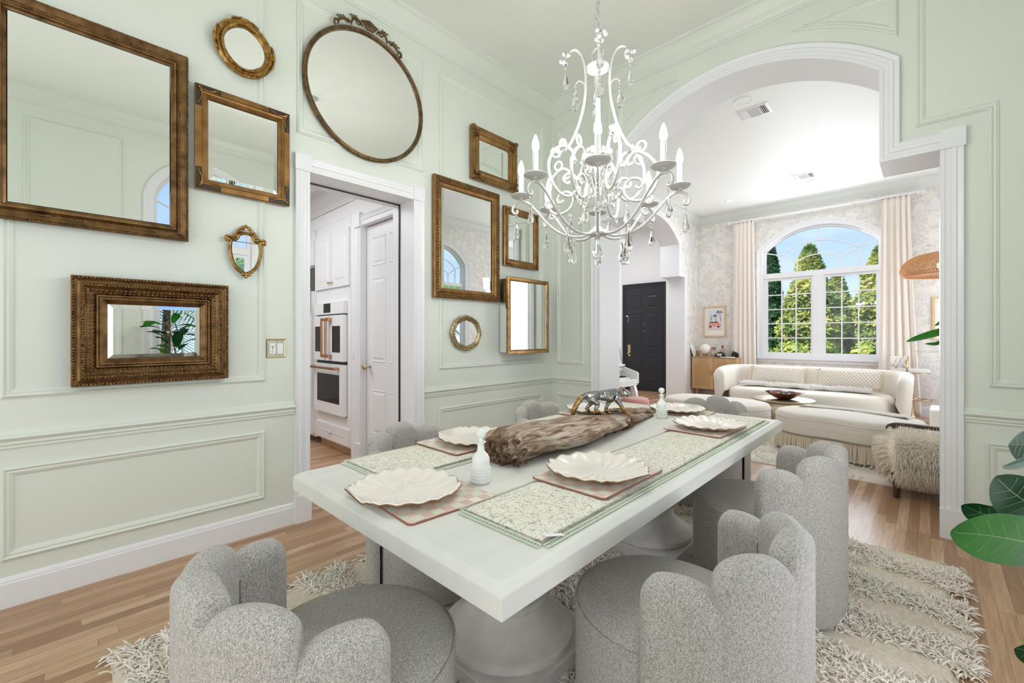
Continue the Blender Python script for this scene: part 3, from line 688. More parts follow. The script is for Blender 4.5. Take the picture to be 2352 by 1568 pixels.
# wide ornate mirror
p = rect(.027, 1.056, .720, 1.633)
o, to = mirror('framed_mirror', 'wide mirror in a very deep ornate carved frame, lowest on the left', p, [(0, 0), (0, .05), (-.014, .058), (-.022, .052), (-.03, .056), (-.05, .064), (-.062, .050), (-.09, .032), (-.096, .044), (-.104, .044), (-.108, .034), (-.118, .034), (-.136, .018), (-.140, .016)], M['g_dark'], (.3735, 1.3445), bevel_w=.022, glass_h=.016)
b = MB(); rope(b, p, -.008, .056, to, .0085, .015); b.build('rope_border', M['g_carve'], o, smooth=True)
b = MB(); rope(b, p, -.046, .060, to, .0085, .013); rope(b, p, -.038, .058, to, .006, .012); b.build('leaf_border', M['g_carve'], o, smooth=True)
b = MB(); rope(b, p, -.070, .042, to, .009, .019); rope(b, p, -.084, .034, to, .0075, .019); b.build('acanthus_border', M['g_carve'], o, smooth=True)
b = MB(); rope(b, p, -.1115, .036, to, .0042, .0085); b.build('bead_border', M['g_smooth'], o, smooth=True)
# large round mirror with crest
c = (1.684, 3.215)
o, to = mirror('round_mirror', 'large round mirror with a thin bronze rim and a carved crest, above the kitchen doorway', ell(c[0], c[1], .505, .505, 128), [(0, 0), (0, .018), (-.006, .026), (-.016, .028), (-.022, .022), (-.03, .024), (-.034, .01)], M['g_bronze'], c, bevel_w=.002, glass_h=.01, smooth=True)
b = MB()
R0 = .505
def pol(a, r, h=.02): return to(c[0]+r*sin(a), c[1]+r*cos(a), h)
for k in range(-4, 5): # shell fan
    a = k*.030
    b.tube([pol(a*.35, R0+.005, .03), pol(a*.8, R0+.045, .034), pol(a, R0+.085-.006*abs(k), .026)], [.006, .009, .008], 6)
for s_ in (1, -1):
    for a0, a1, am in ((.12, .30, .052), (.30, .52, .036)):
        pts = []
        for i in range(26):
            t = i/25; pts.append(pol(s_*(a0+(a1-a0)*t), R0+.006+am*sin(pi*t)**.7+(.012 if t < .2 else 0), .026))
        b.tube(pts, [.011-.004*abs(2*i/25-1) for i in range(26)], 6)
        sp = []
        for i in range(20):
            t = i/19; an = t*5.5; rr = am*.5*(1-t*.8); sp.append(pol(s_*(a0+.05+(rr*sin(an))/R0), R0+.008+am*.45+rr*cos(an), .03))
        b.tube(sp, .006, 5)
        for t in (.3, .5, .7): b.tube([pol(s_*(a0+(a1-a0)*t), R0+.01+am*.7, .028), pol(s_*(a0+(a1-a0)*t+.02), R0+.03+am, .026), pol(s_*(a0+(a1-a0)*t+.045), R0+.022+am, .026)], [.007, .006, .003], 5)
    b.tube([pol(s_*.50, R0+.03, .028), pol(s_*.545, R0+.035, .028), pol(s_*.575, R0+.016, .026), pol(s_*.56, R0+.002, .026)], .010, 6)
b.build('crest', M['g_bronze'], o, smooth=True)
# small top right mirror
p = rect(2.742, 2.845, 3.372, 3.365)
o, to = mirror('framed_mirror', 'small landscape mirror in a swept gold frame, highest of the right group', p, [(0, 0), (0, .035), (-.01, .042), (-.04, .036), (-.06, .028), (-.075, .034), (-.09, .026), (-.105, .018), (-.11, .012)], M['g_mid'], (3.057, 3.105), bevel_w=.003, glass_h=.01)
for a, b_ in ((2.742, 2.845), (3.372, 2.845), (3.372, 3.365), (2.742, 3.365)):
    b = MB(); sa = 1 if a < 3 else -1; sb = 1 if b_ < 3.1 else -1
    scroll_corner(b, (a-sa*.008, b_-sb*.008), sa, sb, to, .15, .040, .013)
    for k in range(9): b.ball(to(a+sa*random.uniform(.0, .10), b_+sb*random.uniform(.0, .09), .036), random.uniform(.010, .018), 7, 5)
    b.build('corner_ornament', M['g_dark'], o, smooth=True)
b = MB(); rope(b, p, -.005, .036, to, .006, .013); b.build('rope_border', M['g_carve'], o, smooth=True)
# tall carved mirror
p = rect(2.302, 1.665, 3.118, 2.772)
o, to = mirror('framed_mirror', 'tall mirror in a carved gold frame, largest of the right group', p, [(0, 0), (0, .028), (-.01, .036), (-.05, .03), (-.056, .022), (-.062, .026), (-.074, .022), (-.086, .02), (-.092, .012)], M['g_mid'], (2.71, 2.2185), bevel_w=.028, glass_h=.01)
b = MB(); rope(b, p, -.016, .034, to, .010, .026); rope(b, p, -.030, .033, to, .012, .032); rope(b, p, -.044, .030, to, .009, .026); b.build('leaf_border', M['g_carve'], o, smooth=True)
# portrait mirror with corner ornaments
p = rect(3.190, 2.057, 3.740, 2.682)
o, to = mirror('framed_mirror', 'plain portrait mirror in a worn gold frame, right of the tall carved one', p, [(0, 0), (0, .024), (-.008, .030), (-.03, .024), (-.05, .028), (-.06, .022), (-.075, .012)], M['g_mid'], (3.465, 2.3695), bevel_w=.002, glass_h=.008)
for a, b_, sa, sb in ((3.194, 2.061, 1, 1), (3.736, 2.061, -1, 1), (3.736, 2.678, -1, -1), (3.194, 2.678, 1, -1)):
    b = MB(); scroll_corner(b, (a, b_), sa, sb, to, .10, .030, .0055); b.build('corner_scroll', M['g_carve'], o, smooth=True)
# boxed mirror cabinet
p = rect(3.130, 1.132, 3.779, 1.925)
o = thing('mirror_cabinet', 'deep boxed mirror with mirrored sides and a slim gold frame, lowest on the right', 'mirror', (XL+HB, 3.4545, 1.5285), 0, 'gilt mirrors on the green wall')
to = lambda a, b, h: (h, a-3.4545, b-1.5285)
MB().ring(p, [(0, .112), (0, .138), (-.006, .144), (-.03, .142), (-.036, .136), (-.045, .13)], to).build('frame', M['g_smooth'], o)
MB().add([to(a, b, .134) for a, b in rect(3.175, 1.177, 3.734, 1.88)], [(0, 1, 2, 3)]).build('mirror_glass', M['mirror'], o, fix=False)
MB().box(to(3.150, 1.15, .0), to(3.76, 1.908, .113)).build('mirrored_side', M['mirror'], o)
MB().box(to(3.1460, 1.60, .085), to(3.150, 1.90, .113)).build('hinge_strip', M['dark_wood'], o)
# little round mirror
c = (2.691, 1.346); pts = []
for i in range(96):
    a = 2*pi*i/96; k = 1+.03*abs(cos(4*a))**5; pts.append((c[0]+.185*k*cos(a), c[1]+.167*k*sin(a)))
o, to = mirror('round_mirror', 'little round mirror in a pale champagne carved frame, below the tall mirror', pts, [(0, 0), (0, .012), (-.012, .022), (-.022, .016), (-.03, .024), (-.04, .018), (-.048, .01)], M['g_pale'], c, bevel_w=.003, glass_h=.008, smooth=True)
b = MB()
for k in range(40):
    a = 2*pi*k/40; q = .85+.5*abs(cos(4*a)); b.ball(to(c[0]+.172*cos(a), c[1]+.155*sin(a), .02), .0085*q, 6, 5)
b.build('carved_border', M['g_pale'], o, smooth=True)

# light switch plate
o = thing('light_switch', 'mirror polished double switch plate with two white devices, left of the doorway', 'switch', (XL, 1.017, 1.234))
MB().ring(rect(-.063, -.066, .063, .066), [(0, 0), (-.006, .008), (-.010, .006)], lambda a, b, h: (h, a, b), fill=False).build('cover_plate_rim', M['brass'], o)
MB().box((.0005, -.054, -.057), (.006, .054, .057)).build('cover_plate', M['chrome'], o)
MB().box((.004, -.042, -.036), (.011, -.006, .036)).build('dimmer_switch', M['cab_white'], o, bevel=.001)
MB().box((.004, .006, -.036), (.011, .042, .036)).build('rocker_switch', M['cab_white'], o, bevel=.001)
b = MB(); b.box((.0108, -.026, -.006), (.0116, -.0225, .014)); b.box((.0108, -.040, .013), (.0116, -.010, .0155)); b.ring(ell(-.026, -.022, .005, .006, 16), [(0, 0), (0, .0006), (-.0015, .0006)], lambda a, b_, h: (.0110+h, a, b_)); b.build('switch_mark', M['black'], o)
b = MB()
for a in (-.024, .024):
    for z in (-.048, .048): b.ball((.006, a, z), .0045, 8, 5)
b.build('plate_screw', M['chrome'], o, smooth=True)

# ================================================================== TABLE
TC = (-1.292, 1.985); TR = radians(.7); TW, TL = 1.20, 2.65; ZT = .762
tb = thing('dining_table', 'long whitewashed dining table on two urn pedestals', 'table', (TC[0], TC[1], 0), TR)
x, y = TW/2, TL/2; e = .022
prof_o = [(e, ZT), (0, ZT-.016), (0, ZT-.068), (.012, ZT-.07)]
m = MB().ring(rect(-x+e, -y+e, x-e, y-e), [(0, ZT), (e, ZT-.017), (e, ZT-.072), (-.1, ZT-.072)], lambda a, b, h: (a, b, h), fill=True)
m.f.append(tuple(i*4+3 for i in range(4))[::-1])
m.build('tabletop', M['table'], tb, bevel=.003)
for yy in (-.68, .60):
    m = MB().lathe([(0, .085), (.262, .085), (.27, .095), (.27, .115), (.262, .122), (.245, .125), (.225, .135), (.20, .155), (.175, .185), (.155, .212), (.148, .222), (.150, .232), (.160, .238), (.150, .246), (.152, .256), (.185, .285), (.225, .345), (.255, .42), (.27, .50), (.275, .58), (.268, .66), (.262, .69)], 56, (0, yy, 0))
    pd = m.build('pedestal', M['plaster'], tb, smooth=True, auto=35)
    MB().box((-.28, yy-.28, 0.012), (.28, yy+.28, .086)).build('plinth', M['plaster'], pd, bevel=.004)

# runners
def runner(label, x0, x1, y0, y1, tagc):
    w_, l_ = x1-x0, y1-y0
    o = thing('table_runner', label, 'table runner', ((x0+x1)/2, (y0+y1)/2, ZT+.0005), TR, 'floral table runners')
    def surf(dx, z0, z1, sh):
        def fn(u, v):
            # closed loop section along x; swept along y
            a = 2*pi*u; X = (w_/2-dx)*max(-1, min(1, 1.25*cos(a))); Y = (v-.5)*(l_-2*dx)
            top = sin(a) > 0
            zz = (z1 if top else z0) if abs(cos(a)) < .8 else z0+(z1-z0)*(.5+.5*sin(a)/.6)
            wv = .0022*noise.noise(Vector((X*14+sh, Y*9, sh)))+.0012*noise.noise(Vector((X*40+sh, Y*30, 1)))
            xn = min(1, abs(X)/(w_/2-dx)); yn = min(1, abs(v-.5)*2)
            if top: zz = z0+(z1-z0)*sqrt(max(0, (1-xn**9)*(1-yn**60)))*1.0
            return (X+.003*noise.noise(Vector((Y*6, sh, 0)))*(1 if abs(cos(a)) > .8 else 0), Y, max(z0, zz+(wv if top and xn < .97 else 0)))
        m = MB().grid(fn, 48, 140, cu=True)
        m.f.append(tuple(i*140 for i in range(48))); m.f.append(tuple(i*140+139 for i in range(48))[::-1]); return m
    surf(.022, .001, .0100, 1).build('lower_fold', M['runner'], o, smooth=True, auto=28)
    surf(.026, .0085, .0185, 5).build('upper_fold', M['runner'], o, smooth=True, auto=28)
    b = MB(); per = rect(-w_/2+.02, -l_/2+.02, w_/2-.02, l_/2-.02)
    for i in range(4):
        p0, p1 = Vector(per[i]), Vector(per[(i+1) % 4]); n = int((p1-p0).length/.0105); d = (p1-p0).normalized(); nn = Vector((d.y, -d.x))
        for k in range(n):
            q = p0+(p1-p0)*((k+.5)/n)
            b.tube([(q.x+d.x*.0052*cos(t)+nn.x*(.010+.010*sin(t)), q.y+d.y*.0052*cos(t)+nn.y*(.010+.010*sin(t)), .004) for t in [j*2*pi/7 for j in range(7)]], .0016, 4, closed=True)
        b.box((min(p0.x, p1.x)-.004, min(p0.y, p1.y)-.004, .002), (max(p0.x, p1.x)+.004, max(p0.y, p1.y)+.004, .0065)) if False else None
        b.tube([(p0.x+nn.x*.004, p0.y+nn.y*.004, .004), (p1.x+nn.x*.004, p1.y+nn.y*.004, .004)], .003, 5)
        b.tube([(p0.x+nn.x*.020, p0.y+nn.y*.020, .004), (p1.x+nn.x*.020, p1.y+nn.y*.020, .004)], .002, 4)
    b.build('lace_edge', M['lace'], o)
    if tagc:
        MB().box((-.035, -.006, 0), (.035, .010, .002)).build('care_tag', M['paper'], o, loc=(w_/2-.018, -l_/2+.07, .012), rot=(0, radians(14), radians(82)))
    return o
runner('cream floral runner with green lace along the right side of the table', -1.100, -.735, .862, 3.19, True)
runner('cream floral runner with green lace along the left side of the table', -1.885, -1.465, .845, 3.16, False)

# placemats and shell plates
def placemat(label, cx, cy, rz, w_=.44, l_=.335, z=0):
    o = thing('placemat', label, 'placemat', (cx, cy, z), rz, 'checked placemats')
    r = .018; pts = []
    for sx_, sy_, a0 in ((1, 1, 0), (-1, 1, 90), (-1, -1, 180), (1, -1, 270)):
        for k in range(5): a = radians(a0+k*22.5); pts.append((sx_*(w_/2-r)+r*cos(a), sy_*(l_/2-r)+r*sin(a)))
    MB().prism(pts, lambda a, b, h: (a, b, h), 0, .0042).build('board', M['mat_edge'], o)
    MB().prism([(a*.985, b*.982) for a, b in pts], lambda a, b, h: (a, b, h), .0042, .0055).build('printed_face', M['mat'], o)
    return o
hs = catmull([Vector(q) for q in ((.085, -.188, 0), (.092, -.170, 0), (.118, -.150, 0), (.165, -.095, 0), (.196, -.015, 0), (.192, .06, 0), (.16, .125, 0), (.10, .172, 0), (0, .19, 0))], 9)
OUT = [(q.x, q.y) for q in hs]; OUT = OUT+[(-a, b) for a, b in OUT[-2::-1]]
OUT = [(a*.96, b*.96) for a, b in OUT]; NO = len(OUT)
def plate(label, cx, cy, rz, z, s_=1.0):
    o = thing('shell_plate', label, 'plate', (cx, cy, z), rz, 'pearl shell plates')
    per = [(OUT[i], i) for i in range(NO)]
    NR = 18; C = Vector((0, -.02)); vs = []; fs = []
    def pt(i, rho):
        q = Vector(OUT[i]); d = q-C
        t = i/(NO-1); fan = min(1, max(0, min(t, 1-t)/.16)); rip = cos(i/(NO-1)*2*pi*19)
        sc = 1+.018*fan*rip*rho**3
        P = C+d*rho*sc
        z_ = .006+.023*max(0, (rho-.5)/.5)**1.7+.0052*fan*rip*max(0, rho-.2)**1.1
        if fan < 1: z_ += .003*(1-fan)*rho
        return (P.x*s_, P.y*s_, z_)
    vs.append((C.x, C.y*s_, .006))
    for k in range(1, NR+1):
        for i in range(NO): vs.append(pt(i, k/NR))
    # straight hinge edge closes between last and first
    for i in range(NO): fs.append((0, 1+i, 1+(i+1) % NO))
    for k in range(NR-1):
        for i in range(NO): fs.append((1+k*NO+i, 1+(k+1)*NO+i, 1+(k+1)*NO+(i+1) % NO, 1+k*NO+(i+1) % NO))
    b = MB().add(vs, fs); b.build('dish', M['plate'], o, smooth=True, solid=.006)
    MB().tube([Vector(pt(i, 1))+Vector((0, 0, -.001)) for i in range(NO)], .0022, 6, closed=True).build('gilt_rim', M['gilt'], o, smooth=True)
    return o
ZR = ZT+.0215
zm = ZT+.0008
ps = [('at the near end of the table', -1.315, .885, radians(-3), zm, -1.325, .832, radians(-8), .46, .34),
      ('on the right runner, nearest the viewer', -.925, 1.445, radians(90), ZR, -.922, 1.435, radians(76), .44, .32),
      ('on the right runner, farther along', -.945, 2.60, radians(88), ZR, -.925, 2.60, radians(86), .42, .32),
      ('on the left runner, beside the white decanter', -1.690, 1.435, radians(90), ZR, -1.66, 1.45, radians(-80), .43, .33),
      ('on the left runner, behind the big cat figurine', -1.700, 2.58, radians(90), ZR, -1.70, 2.58, radians(-90), .43, .33),
      ('at the far end of the table', -1.335, 3.13, radians(2), zm, -1.33, 3.12, radians(176), .44, .32)]
for lb, mx_, my_, mr, mz, px, py, pr, w_, l_ in ps:
    placemat('rose and sage checked placemat '+lb, mx_, my_, mr, w_, l_, mz)
    plate('pearl white scallop shell plate '+lb, px, py, pr, mz+.0055)

# milk glass decanters
def decanter(label, x_, y_):
    o = thing('decanter', label, 'decanter', (x_, y_, ZT+.0008), 0, 'milk glass decanters')
    m = MB().lathe([(0, 0), (.031, 0), (.034, .003), (.034, .085), (.033, .095), (.026, .108), (.016, .118), (.0135, .125), (.0125, .145), (.0145, .150), (.020, .153), (.020, .156), (.0, .157)], 36)
    for j in range(5):
        for k in range(18):
            a = 2*pi*(k+.5*(j % 2))/18; m.ball((.034*cos(a), .034*sin(a), .010+.0118*j), .0055, 6, 5)
    m.build('bottle', M['milk'], o, smooth=True, auto=60)
    s_ = MB().lathe([(.011, .154), (.009, .160), (.007, .166), (.008, .170)], 20)
    s_.ball((0, 0, .186), .0185, 14, 10)
    for j in range(4):
        for k in range(10):
            a = 2*pi*(k+.5*(j % 2))/10; ph = radians(-45+j*30); s_.ball((.0178*cos(a)*cos(ph), .0178*sin(a)*cos(ph), .186+.0178*sin(ph)), .0035, 5, 4)
    s_.build('stopper', M['milk'], o, smooth=True)
decanter('white milk glass decanter at the near end of the driftwood', -1.232, 1.105)
decanter('white milk glass decanter at the far end of the driftwood', -1.318, 2.83)

# driftwood
o = thing('driftwood', 'long weathered driftwood log lying along the middle of the table', 'driftwood', (-1.38, 2.12, ZT+.001), 0)
NS, NC = 120, 40
def dsec(u, v):
    t = u; a = 2*pi*v
    Y = -.80+1.62*t
    X = .0+.07*sin(t*2.4)-.02-.10*t+.03*(1-t)
    w_ = .135+.03*sin(t*5+.5)-.065*t**2.2
    hgt = .058+.012*sin(t*4.2+.6)-.034*t**1.4
    if t < .05: k = .45+.55*sqrt(t/.05); w_ *= k; hgt *= k
    if t > .92: k = max(.12, 1-((t-.92)/.08)**2*.8); w_ *= k; hgt *= max(k, .35)
    nx = noise.noise(Vector((cos(a)*1.3, sin(a)*1.3, t*5)))*.22+noise.noise(Vector((cos(a)*4, sin(a)*4, t*9)))*.12+noise.noise(Vector((cos(a)*11, sin(a)*11, t*7)))*.07
    r = 1+nx
    px_ = X+w_*r*cos(a)*1.0; pz = hgt+hgt*r*(sin(a) if sin(a) > 0 else sin(a)*.95)
    Yj = Y+.05*noise.noise(Vector((cos(a)*3, sin(a)*3, 4)))*(1 if t in (0, 1) else .5)
    return (px_, Yj, max(.0, pz))
m = MB().grid(dsec, NS, NC, cv=True); m.f.append(tuple(range(NC))); m.f.append(tuple(range((NS-1)*NC, NS*NC))[::-1])
m.build('log', M['drift'], o, smooth=True)
m = MB(); random.seed(3)
for k in range(46):
    a = random.uniform(0, 2*pi); r = random.uniform(.2, 1); x_ = .03+.10*r*cos(a); z_ = .062+.050*r*sin(a)
    ln_ = random.uniform(.03, .09); p0 = Vector((x_, -.74, z_)); d = Vector((random.uniform(-.5, .5), -1, random.uniform(-.6, .4))).normalized()
    q = p0+d*ln_; q2 = q+Vector((random.uniform(-.03, .03), random.uniform(-.02, .02), random.uniform(-.03, .02)))
    q.z = max(.008, q.z); q2.z = max(.006, q2.z); m.tube([p0, q, q2], [.014, .010, .004], 5)
m.build('splintered_end', M['bark'], o)
m = MB(); random.seed(5)
for k in range(70):
    t = random.uniform(.45, .68); y_ = -.80+1.62*t; x_ = .10-.02*random.random()-.05*(t-.4); m.ball((x_+random.uniform(-.02, .012), y_, random.uniform(.015, .05)), random.uniform(.008, .016), 5, 4)
m.build('rotten_hollow', M['bark'], o)
def slab(u, v):
    X = -.16+.16*u; Y = .38+.34*v; z_ = .070-.03*v+.012*noise.noise(Vector((X*20, Y*12, 0)))+.012*sin(u*3.1)
    return (X+.05*(v-.5)*(1-u), Y, z_)
m = MB().grid(slab, 14, 24); m.build('bark_slab', M['drift'], o, smooth=True, solid=.018)

# big cat figurine
def skin_mesh(name, mt, parent, nodes_, edges, sub=2, root=0):
    me = bpy.data.meshes.new(name); me.from_pydata([n[0] for n in nodes_], edges, []); me.materials.append(mt)
    o_ = bpy.data.objects.new(name, me); COL.objects.link(o_); o_.parent = parent
    md = o_.modifiers.new('skin', 'SKIN'); md.use_smooth_shade = True
    for i, n in enumerate(nodes_):
        r = n[1]; me.skin_vertices[0].data[i].radius = (r, r) if not isinstance(r, tuple) else r
        me.skin_vertices[0].data[i].use_root = (i == root)
    s2 = o_.modifiers.new('sub', 'SUBSURF'); s2.levels = sub; s2.render_levels = sub
    return o_
cat = thing('big_cat_figurine', 'silver and gold prowling big cat figurine standing on the driftwood', 'figurine', (-1.415, 2.25, ZT+.110), radians(62)); cat.scale = (.85, .85, .85)
# local x = forward
nd = [((-.10, 0, .115), .040), ((-.05, 0, .112), .036), ((0, 0, .105), .040), ((.06, 0, .108), .046), ((.105, 0, .118), .040), ((.135, -.004, .125), .030), ((.165, -.012, .122), .032), ((.195, -.022, .108), .020), ((.207, -.026, .102), .013),
      # tail 9..14
      ((-.135, .004, .115), .018), ((-.17, .008, .085), .017), ((-.20, .012, .045), .016), ((-.215, .014, .005), .015), ((-.222, .014, -.02), .014),
      # hind legs
      ((-.095, .034, .085), .030), ((-.065, .042, .050), .020), ((-.105, .044, .018), .012), ((-.085, .044, -.015), .011), ((-.060, .044, -.022), .012),
      ((-.105, -.034, .085), .030), ((-.060, -.042, .050), .020), ((-.085, -.044, .018), .012), ((-.045, -.044, -.012), .011), ((-.020, -.044, -.020), .012),
      # fore legs
      ((.08, .036, .080), .026), ((.065, .042, .040), .016), ((.045, .042, .000), .011), ((.05, .042, -.025), .011), ((.07, .042, -.030), .012),
      ((.09, -.036, .080), .026), ((.115, -.042, .045), .016), ((.140, -.044, .005), .011), ((.155, -.044, -.025), .011), ((.178, -.044, -.030), .013)]
ed = [(i, i+1) for i in range(8)]+[(0, 9)]+[(i, i+1) for i in range(9, 13)]+[(0, 14), (14, 15), (15, 16), (16, 17), (17, 18), (0, 19), (19, 20), (20, 21), (21, 22), (22, 23), (3, 24), (24, 25), (25, 26), (26, 27), (27, 28), (4, 29), (29, 30), (30, 31), (31, 32), (32, 33)]
skin_mesh('body', M['silver'], cat, nd, ed)
m = MB()
for s_ in (1, -1): m.ball((.152, -.010+s_*.020, .152), .010, 8, 6, (.7, 1, 1.1))
m.build('ear', M['gold'], cat, smooth=True)
for q, r, l_ in (((-.060, .044, -.020), .0155, ((-.105, .044, .018), (-.085, .044, -.015))), ((-.020, -.044, -.018), .0155, ((-.085, -.044, .018), (-.045, -.044, -.012))), ((.07, .042, -.028), .0155, ((.052, .042, .012), (.05, .042, -.025))), ((.178, -.044, -.027), .0165, ((.115, -.042, .045), (.155, -.044, -.022)))):
    m = MB(); m.ball(q, r, 10, 8, (1.25, .95, .75)); m.tube(l_, .0142, 8); m.build('gilded_paw', M['gold'], cat, smooth=True)
m = MB().tube([(-.150, .006, .112), (-.178, .008, .088), (-.206, .012, .045), (-.222, .014, .005), (-.228, .014, -.026)], [.013, .0155, .0155, .0155, .016], 10); m.ball((-.229, .014, -.028), .016, 10, 8)
m.build('gilded_tail', M['gold'], cat, smooth=True)

# ================================================================== SCALLOPED CHAIRS (seat towards +x, back towards -x)
ch = thing('dining_chair', 'x', 'chair', (0, 0, 0), 0, 'grey boucle scalloped chairs')
sr = .292; sz = .465
m = MB().lathe([(0, .0), (sr-.012, .0), (sr, .012), (sr, sz-.05), (sr-.004, sz-.028), (sr-.018, sz-.008), (sr-.045, sz+.004), (sr-.1, sz+.012), (sr*.3, sz+.016), (0, sz+.016)], 72, (.055, 0, .012), sq=.97)
m.build('seat', M['boucle'], ch, smooth=True)
m = MB().tube([(.055+(sr-.003)*cos(2*pi*i/72), (sr-.003)*.97*sin(2*pi*i/72), sz-.016) for i in range(72)], .0045, 6, closed=True); m.build('seat_piping', M['boucle'], ch, smooth=True)
NP = 5; PH = radians(89); NA, NV = 150, 44
def shell(u, v):
    f_ = -PH+2*PH*u; tt = (u*NP) % 1.0
    if u >= .9999: tt = 1.0
    s_ = abs(2*tt-1); pk = min(NP-1, int(u*NP))
    hp = (.705, .768, .795, .768, .705)[pk]
    q = min(.985, s_*.985); H = hp-.042*(1-sqrt(1-q*q))-.004*s_*s_
    # blend height across notch
    ends = min(1, (PH-abs(f_))/radians(9)); ek = sqrt(max(0, 1-(1-ends)**2)) if ends < 1 else 1
    ro = .338-.003*s_**6; ri = .250+.012*s_**3
    crease = s_**8
    mid = (ro+ri)/2; ro = mid+(ro-mid)*max(.12, ek); ri = mid+(ri-mid)*max(.12, ek)
    th = (ro-ri)/2; H = H if ek > .99 else H-.05*(1-ek)
    # profile
    k = v
    if k < .42:
        z = .014+(H-th-.014)*(k/.42); r = ro-.010*(1-min(1, z/.05))-.004*crease*max(0, (z-.50)/.25)
    elif k < .62:
        a = pi*(k-.42)/.20; r = mid+th*cos(a); z = H-th+th*sin(a)
        if a < pi/2: r -= .004*crease*max(0, (z-.35)/.4)*cos(a)
    else:
        z = (H-th)+(.40-(H-th))*((k-.62)/.38); r = ri
    ang = pi+f_
    return (r*cos(ang)*1.0+.0, r*sin(ang)*.97, z)
m = MB().grid(shell, NA, NV); m.build('scalloped_back', M['boucle'], ch, smooth=True)
m = MB()
for k in range(1, NP):
    f_ = -PH+2*PH*k/NP; a = pi+f_; hp = .5*((.705, .768, .795, .768, .705)[k-1]+(.705, .768, .795, .768, .705)[k])-.06
    m.tube([(.2575*cos(a), .2575*.97*sin(a), z) for z in (.47, .55, hp-.03)], .0022, 5)
m.build('seam', M['boucle'], ch)
chairs = [('grey boucle scalloped chair at the near end of the table, its back to the viewer', -1.150, .496, 92),
          ('grey boucle scalloped chair on the right side of the table, nearest the viewer', -.555, 1.345, 180),
          ('grey boucle scalloped chair on the right side of the table, by the archway', -.612, 2.51, 184),
          ('grey boucle scalloped chair on the left side of the table, by the kitchen doorway', -1.985, 1.40, 0),
          ('grey boucle scalloped chair on the left side of the table, nearer the corner', -2.015, 2.60, 0),
          ('grey boucle scalloped chair at the far end of the table', -1.32, 3.62, 270)]
for i, (lb, x_, y_, r) in enumerate(chairs):
    if i == 0: ch.location = (x_, y_, .012); ch.rotation_euler = (0, 0, radians(r)); ch['label'] = lb
    else: dup(ch, (x_, y_, .012), radians(r), lb)

# ================================================================== SHAGGY DINING RUG
o = thing('shag_rug', 'cream flatwoven rug with raised shaggy bands under the dining table', 'rug', (-1.15, 1.83, 0))
RX, RY = 1.26, 1.70
def redge(u, v):
    X = -RX+2*RX*u; Y = -RY+2*RY*v
    X += .035*sin(Y*8.5)*max(0, (u-.85)/.15)+.012*noise.noise(Vector((Y*4, u*3, 0)))
    z_ = .010 if 0 < u < 1 and 0 < v < 1 else .003
    z_ += .012*max(0, noise.noise(Vector((X*3.1, Y*5.0, 3))))*(1 if u > .75 else .2)
    return (X, Y+.012*noise.noise(Vector((X*4, v*3, 7))), z_)
m = MB().grid(redge, 60, 80)
m.build('woven_base', M['tan'], o, smooth=True, solid=.008)
m = MB(); random.seed(11)
def tri_w(t): t = t % 1.0; return 4*abs(t-.5)-1
bands = []
for k in range(10):
    for s_ in (1, -1): bands.append((-RY+.12+.38*k, s_))
for y0, s_ in bands:
    n = 3300
    for k in range(n):
        X = random.uniform(-RX-.01, RX+.02); yc = y0+s_*.10*tri_w(X/1.05+.25)+.02*sin(X*5+y0*3)
        off_ = random.gauss(0, .030)
        Y = yc+off_
        if not (-RY < Y < RY): continue
        wx, wy = X-1.15, Y+1.83
        # skip what the table pedestals cover
        if abs(wx+1.29) < .30 and (abs(wy-1.305) < .30 or abs(wy-2.585) < .30): continue
        if any((wx-cx)**2+(wy-cy)**2 < .25**2 for _, cx, cy, _r in chairs): continue
        d = Vector((random.gauss(.1, .55), random.gauss(0, .3)+off_*8, random.uniform(.12, .55)))
        m.strand((X, Y, .010), d, random.uniform(.038, .058), random.uniform(.0036, .0054), 1.1, 3, .3)
tag(m.build('shag_pile', M['shag'], o, smooth=True, fix=False), kind='stuff')
# ================================================================== CHANDELIER
CHX, CHY = -1.290, 2.0
cz = thing('chandelier', 'white wrought iron chandelier with eight candle bulbs and crystal drops above the table', 'chandelier', (CHX, CHY, 0))
A0 = atan2(-CHY, -CHX)   # towards the viewer
def P3(r, z, a, t=0): return (r*cos(a)-t*sin(a), r*sin(a)+t*cos(a), z)
def drop(mb, p, ln, w_, kind=0):
    x_, y_, z_ = p
    if kind == 0:  # long faceted pendalogue
        prof = [(0, 0), (w_*.35, -ln*.10), (w_*.55, -ln*.45), (w_, -ln*.72), (w_*.75, -ln*.86), (0, -ln)]; sg = 6; sq = .55
    elif kind == 1:  # teardrop
        prof = [(0, 0), (w_*.4, -ln*.3), (w_*.85, -ln*.62), (w_, -ln*.78), (w_*.7, -ln*.93), (0, -ln)]; sg = 8; sq = .6
    else:           # scalloped leaf
        prof = [(0, 0), (w_*.45, -ln*.12), (w_*.3, -ln*.25), (w_*.8, -ln*.45), (w_, -ln*.68), (w_*.75, -ln*.9), (0, -ln)]; sg = 8; sq = .3
    mb.lathe([(r, z) for r, z in prof][::-1], sg, (x_, y_, z_), cap=False, sq=sq)
def bead(mb, p, r): mb.ball(p, r, 8, 6)
def crystal(p, ln=.085, w_=.017, kind=0, chain=.03):
    ln *= 1.2; w_ *= 1.25
    m = MB(); bead(m, (p[0], p[1], p[2]-.010), .0085)
    if chain > .035: bead(m, (p[0], p[1], p[2]-.030), .007)
    drop(m, (p[0], p[1], p[2]-chain), ln, w_, kind)
    m.build('crystal_drop', M['glass'], cz)
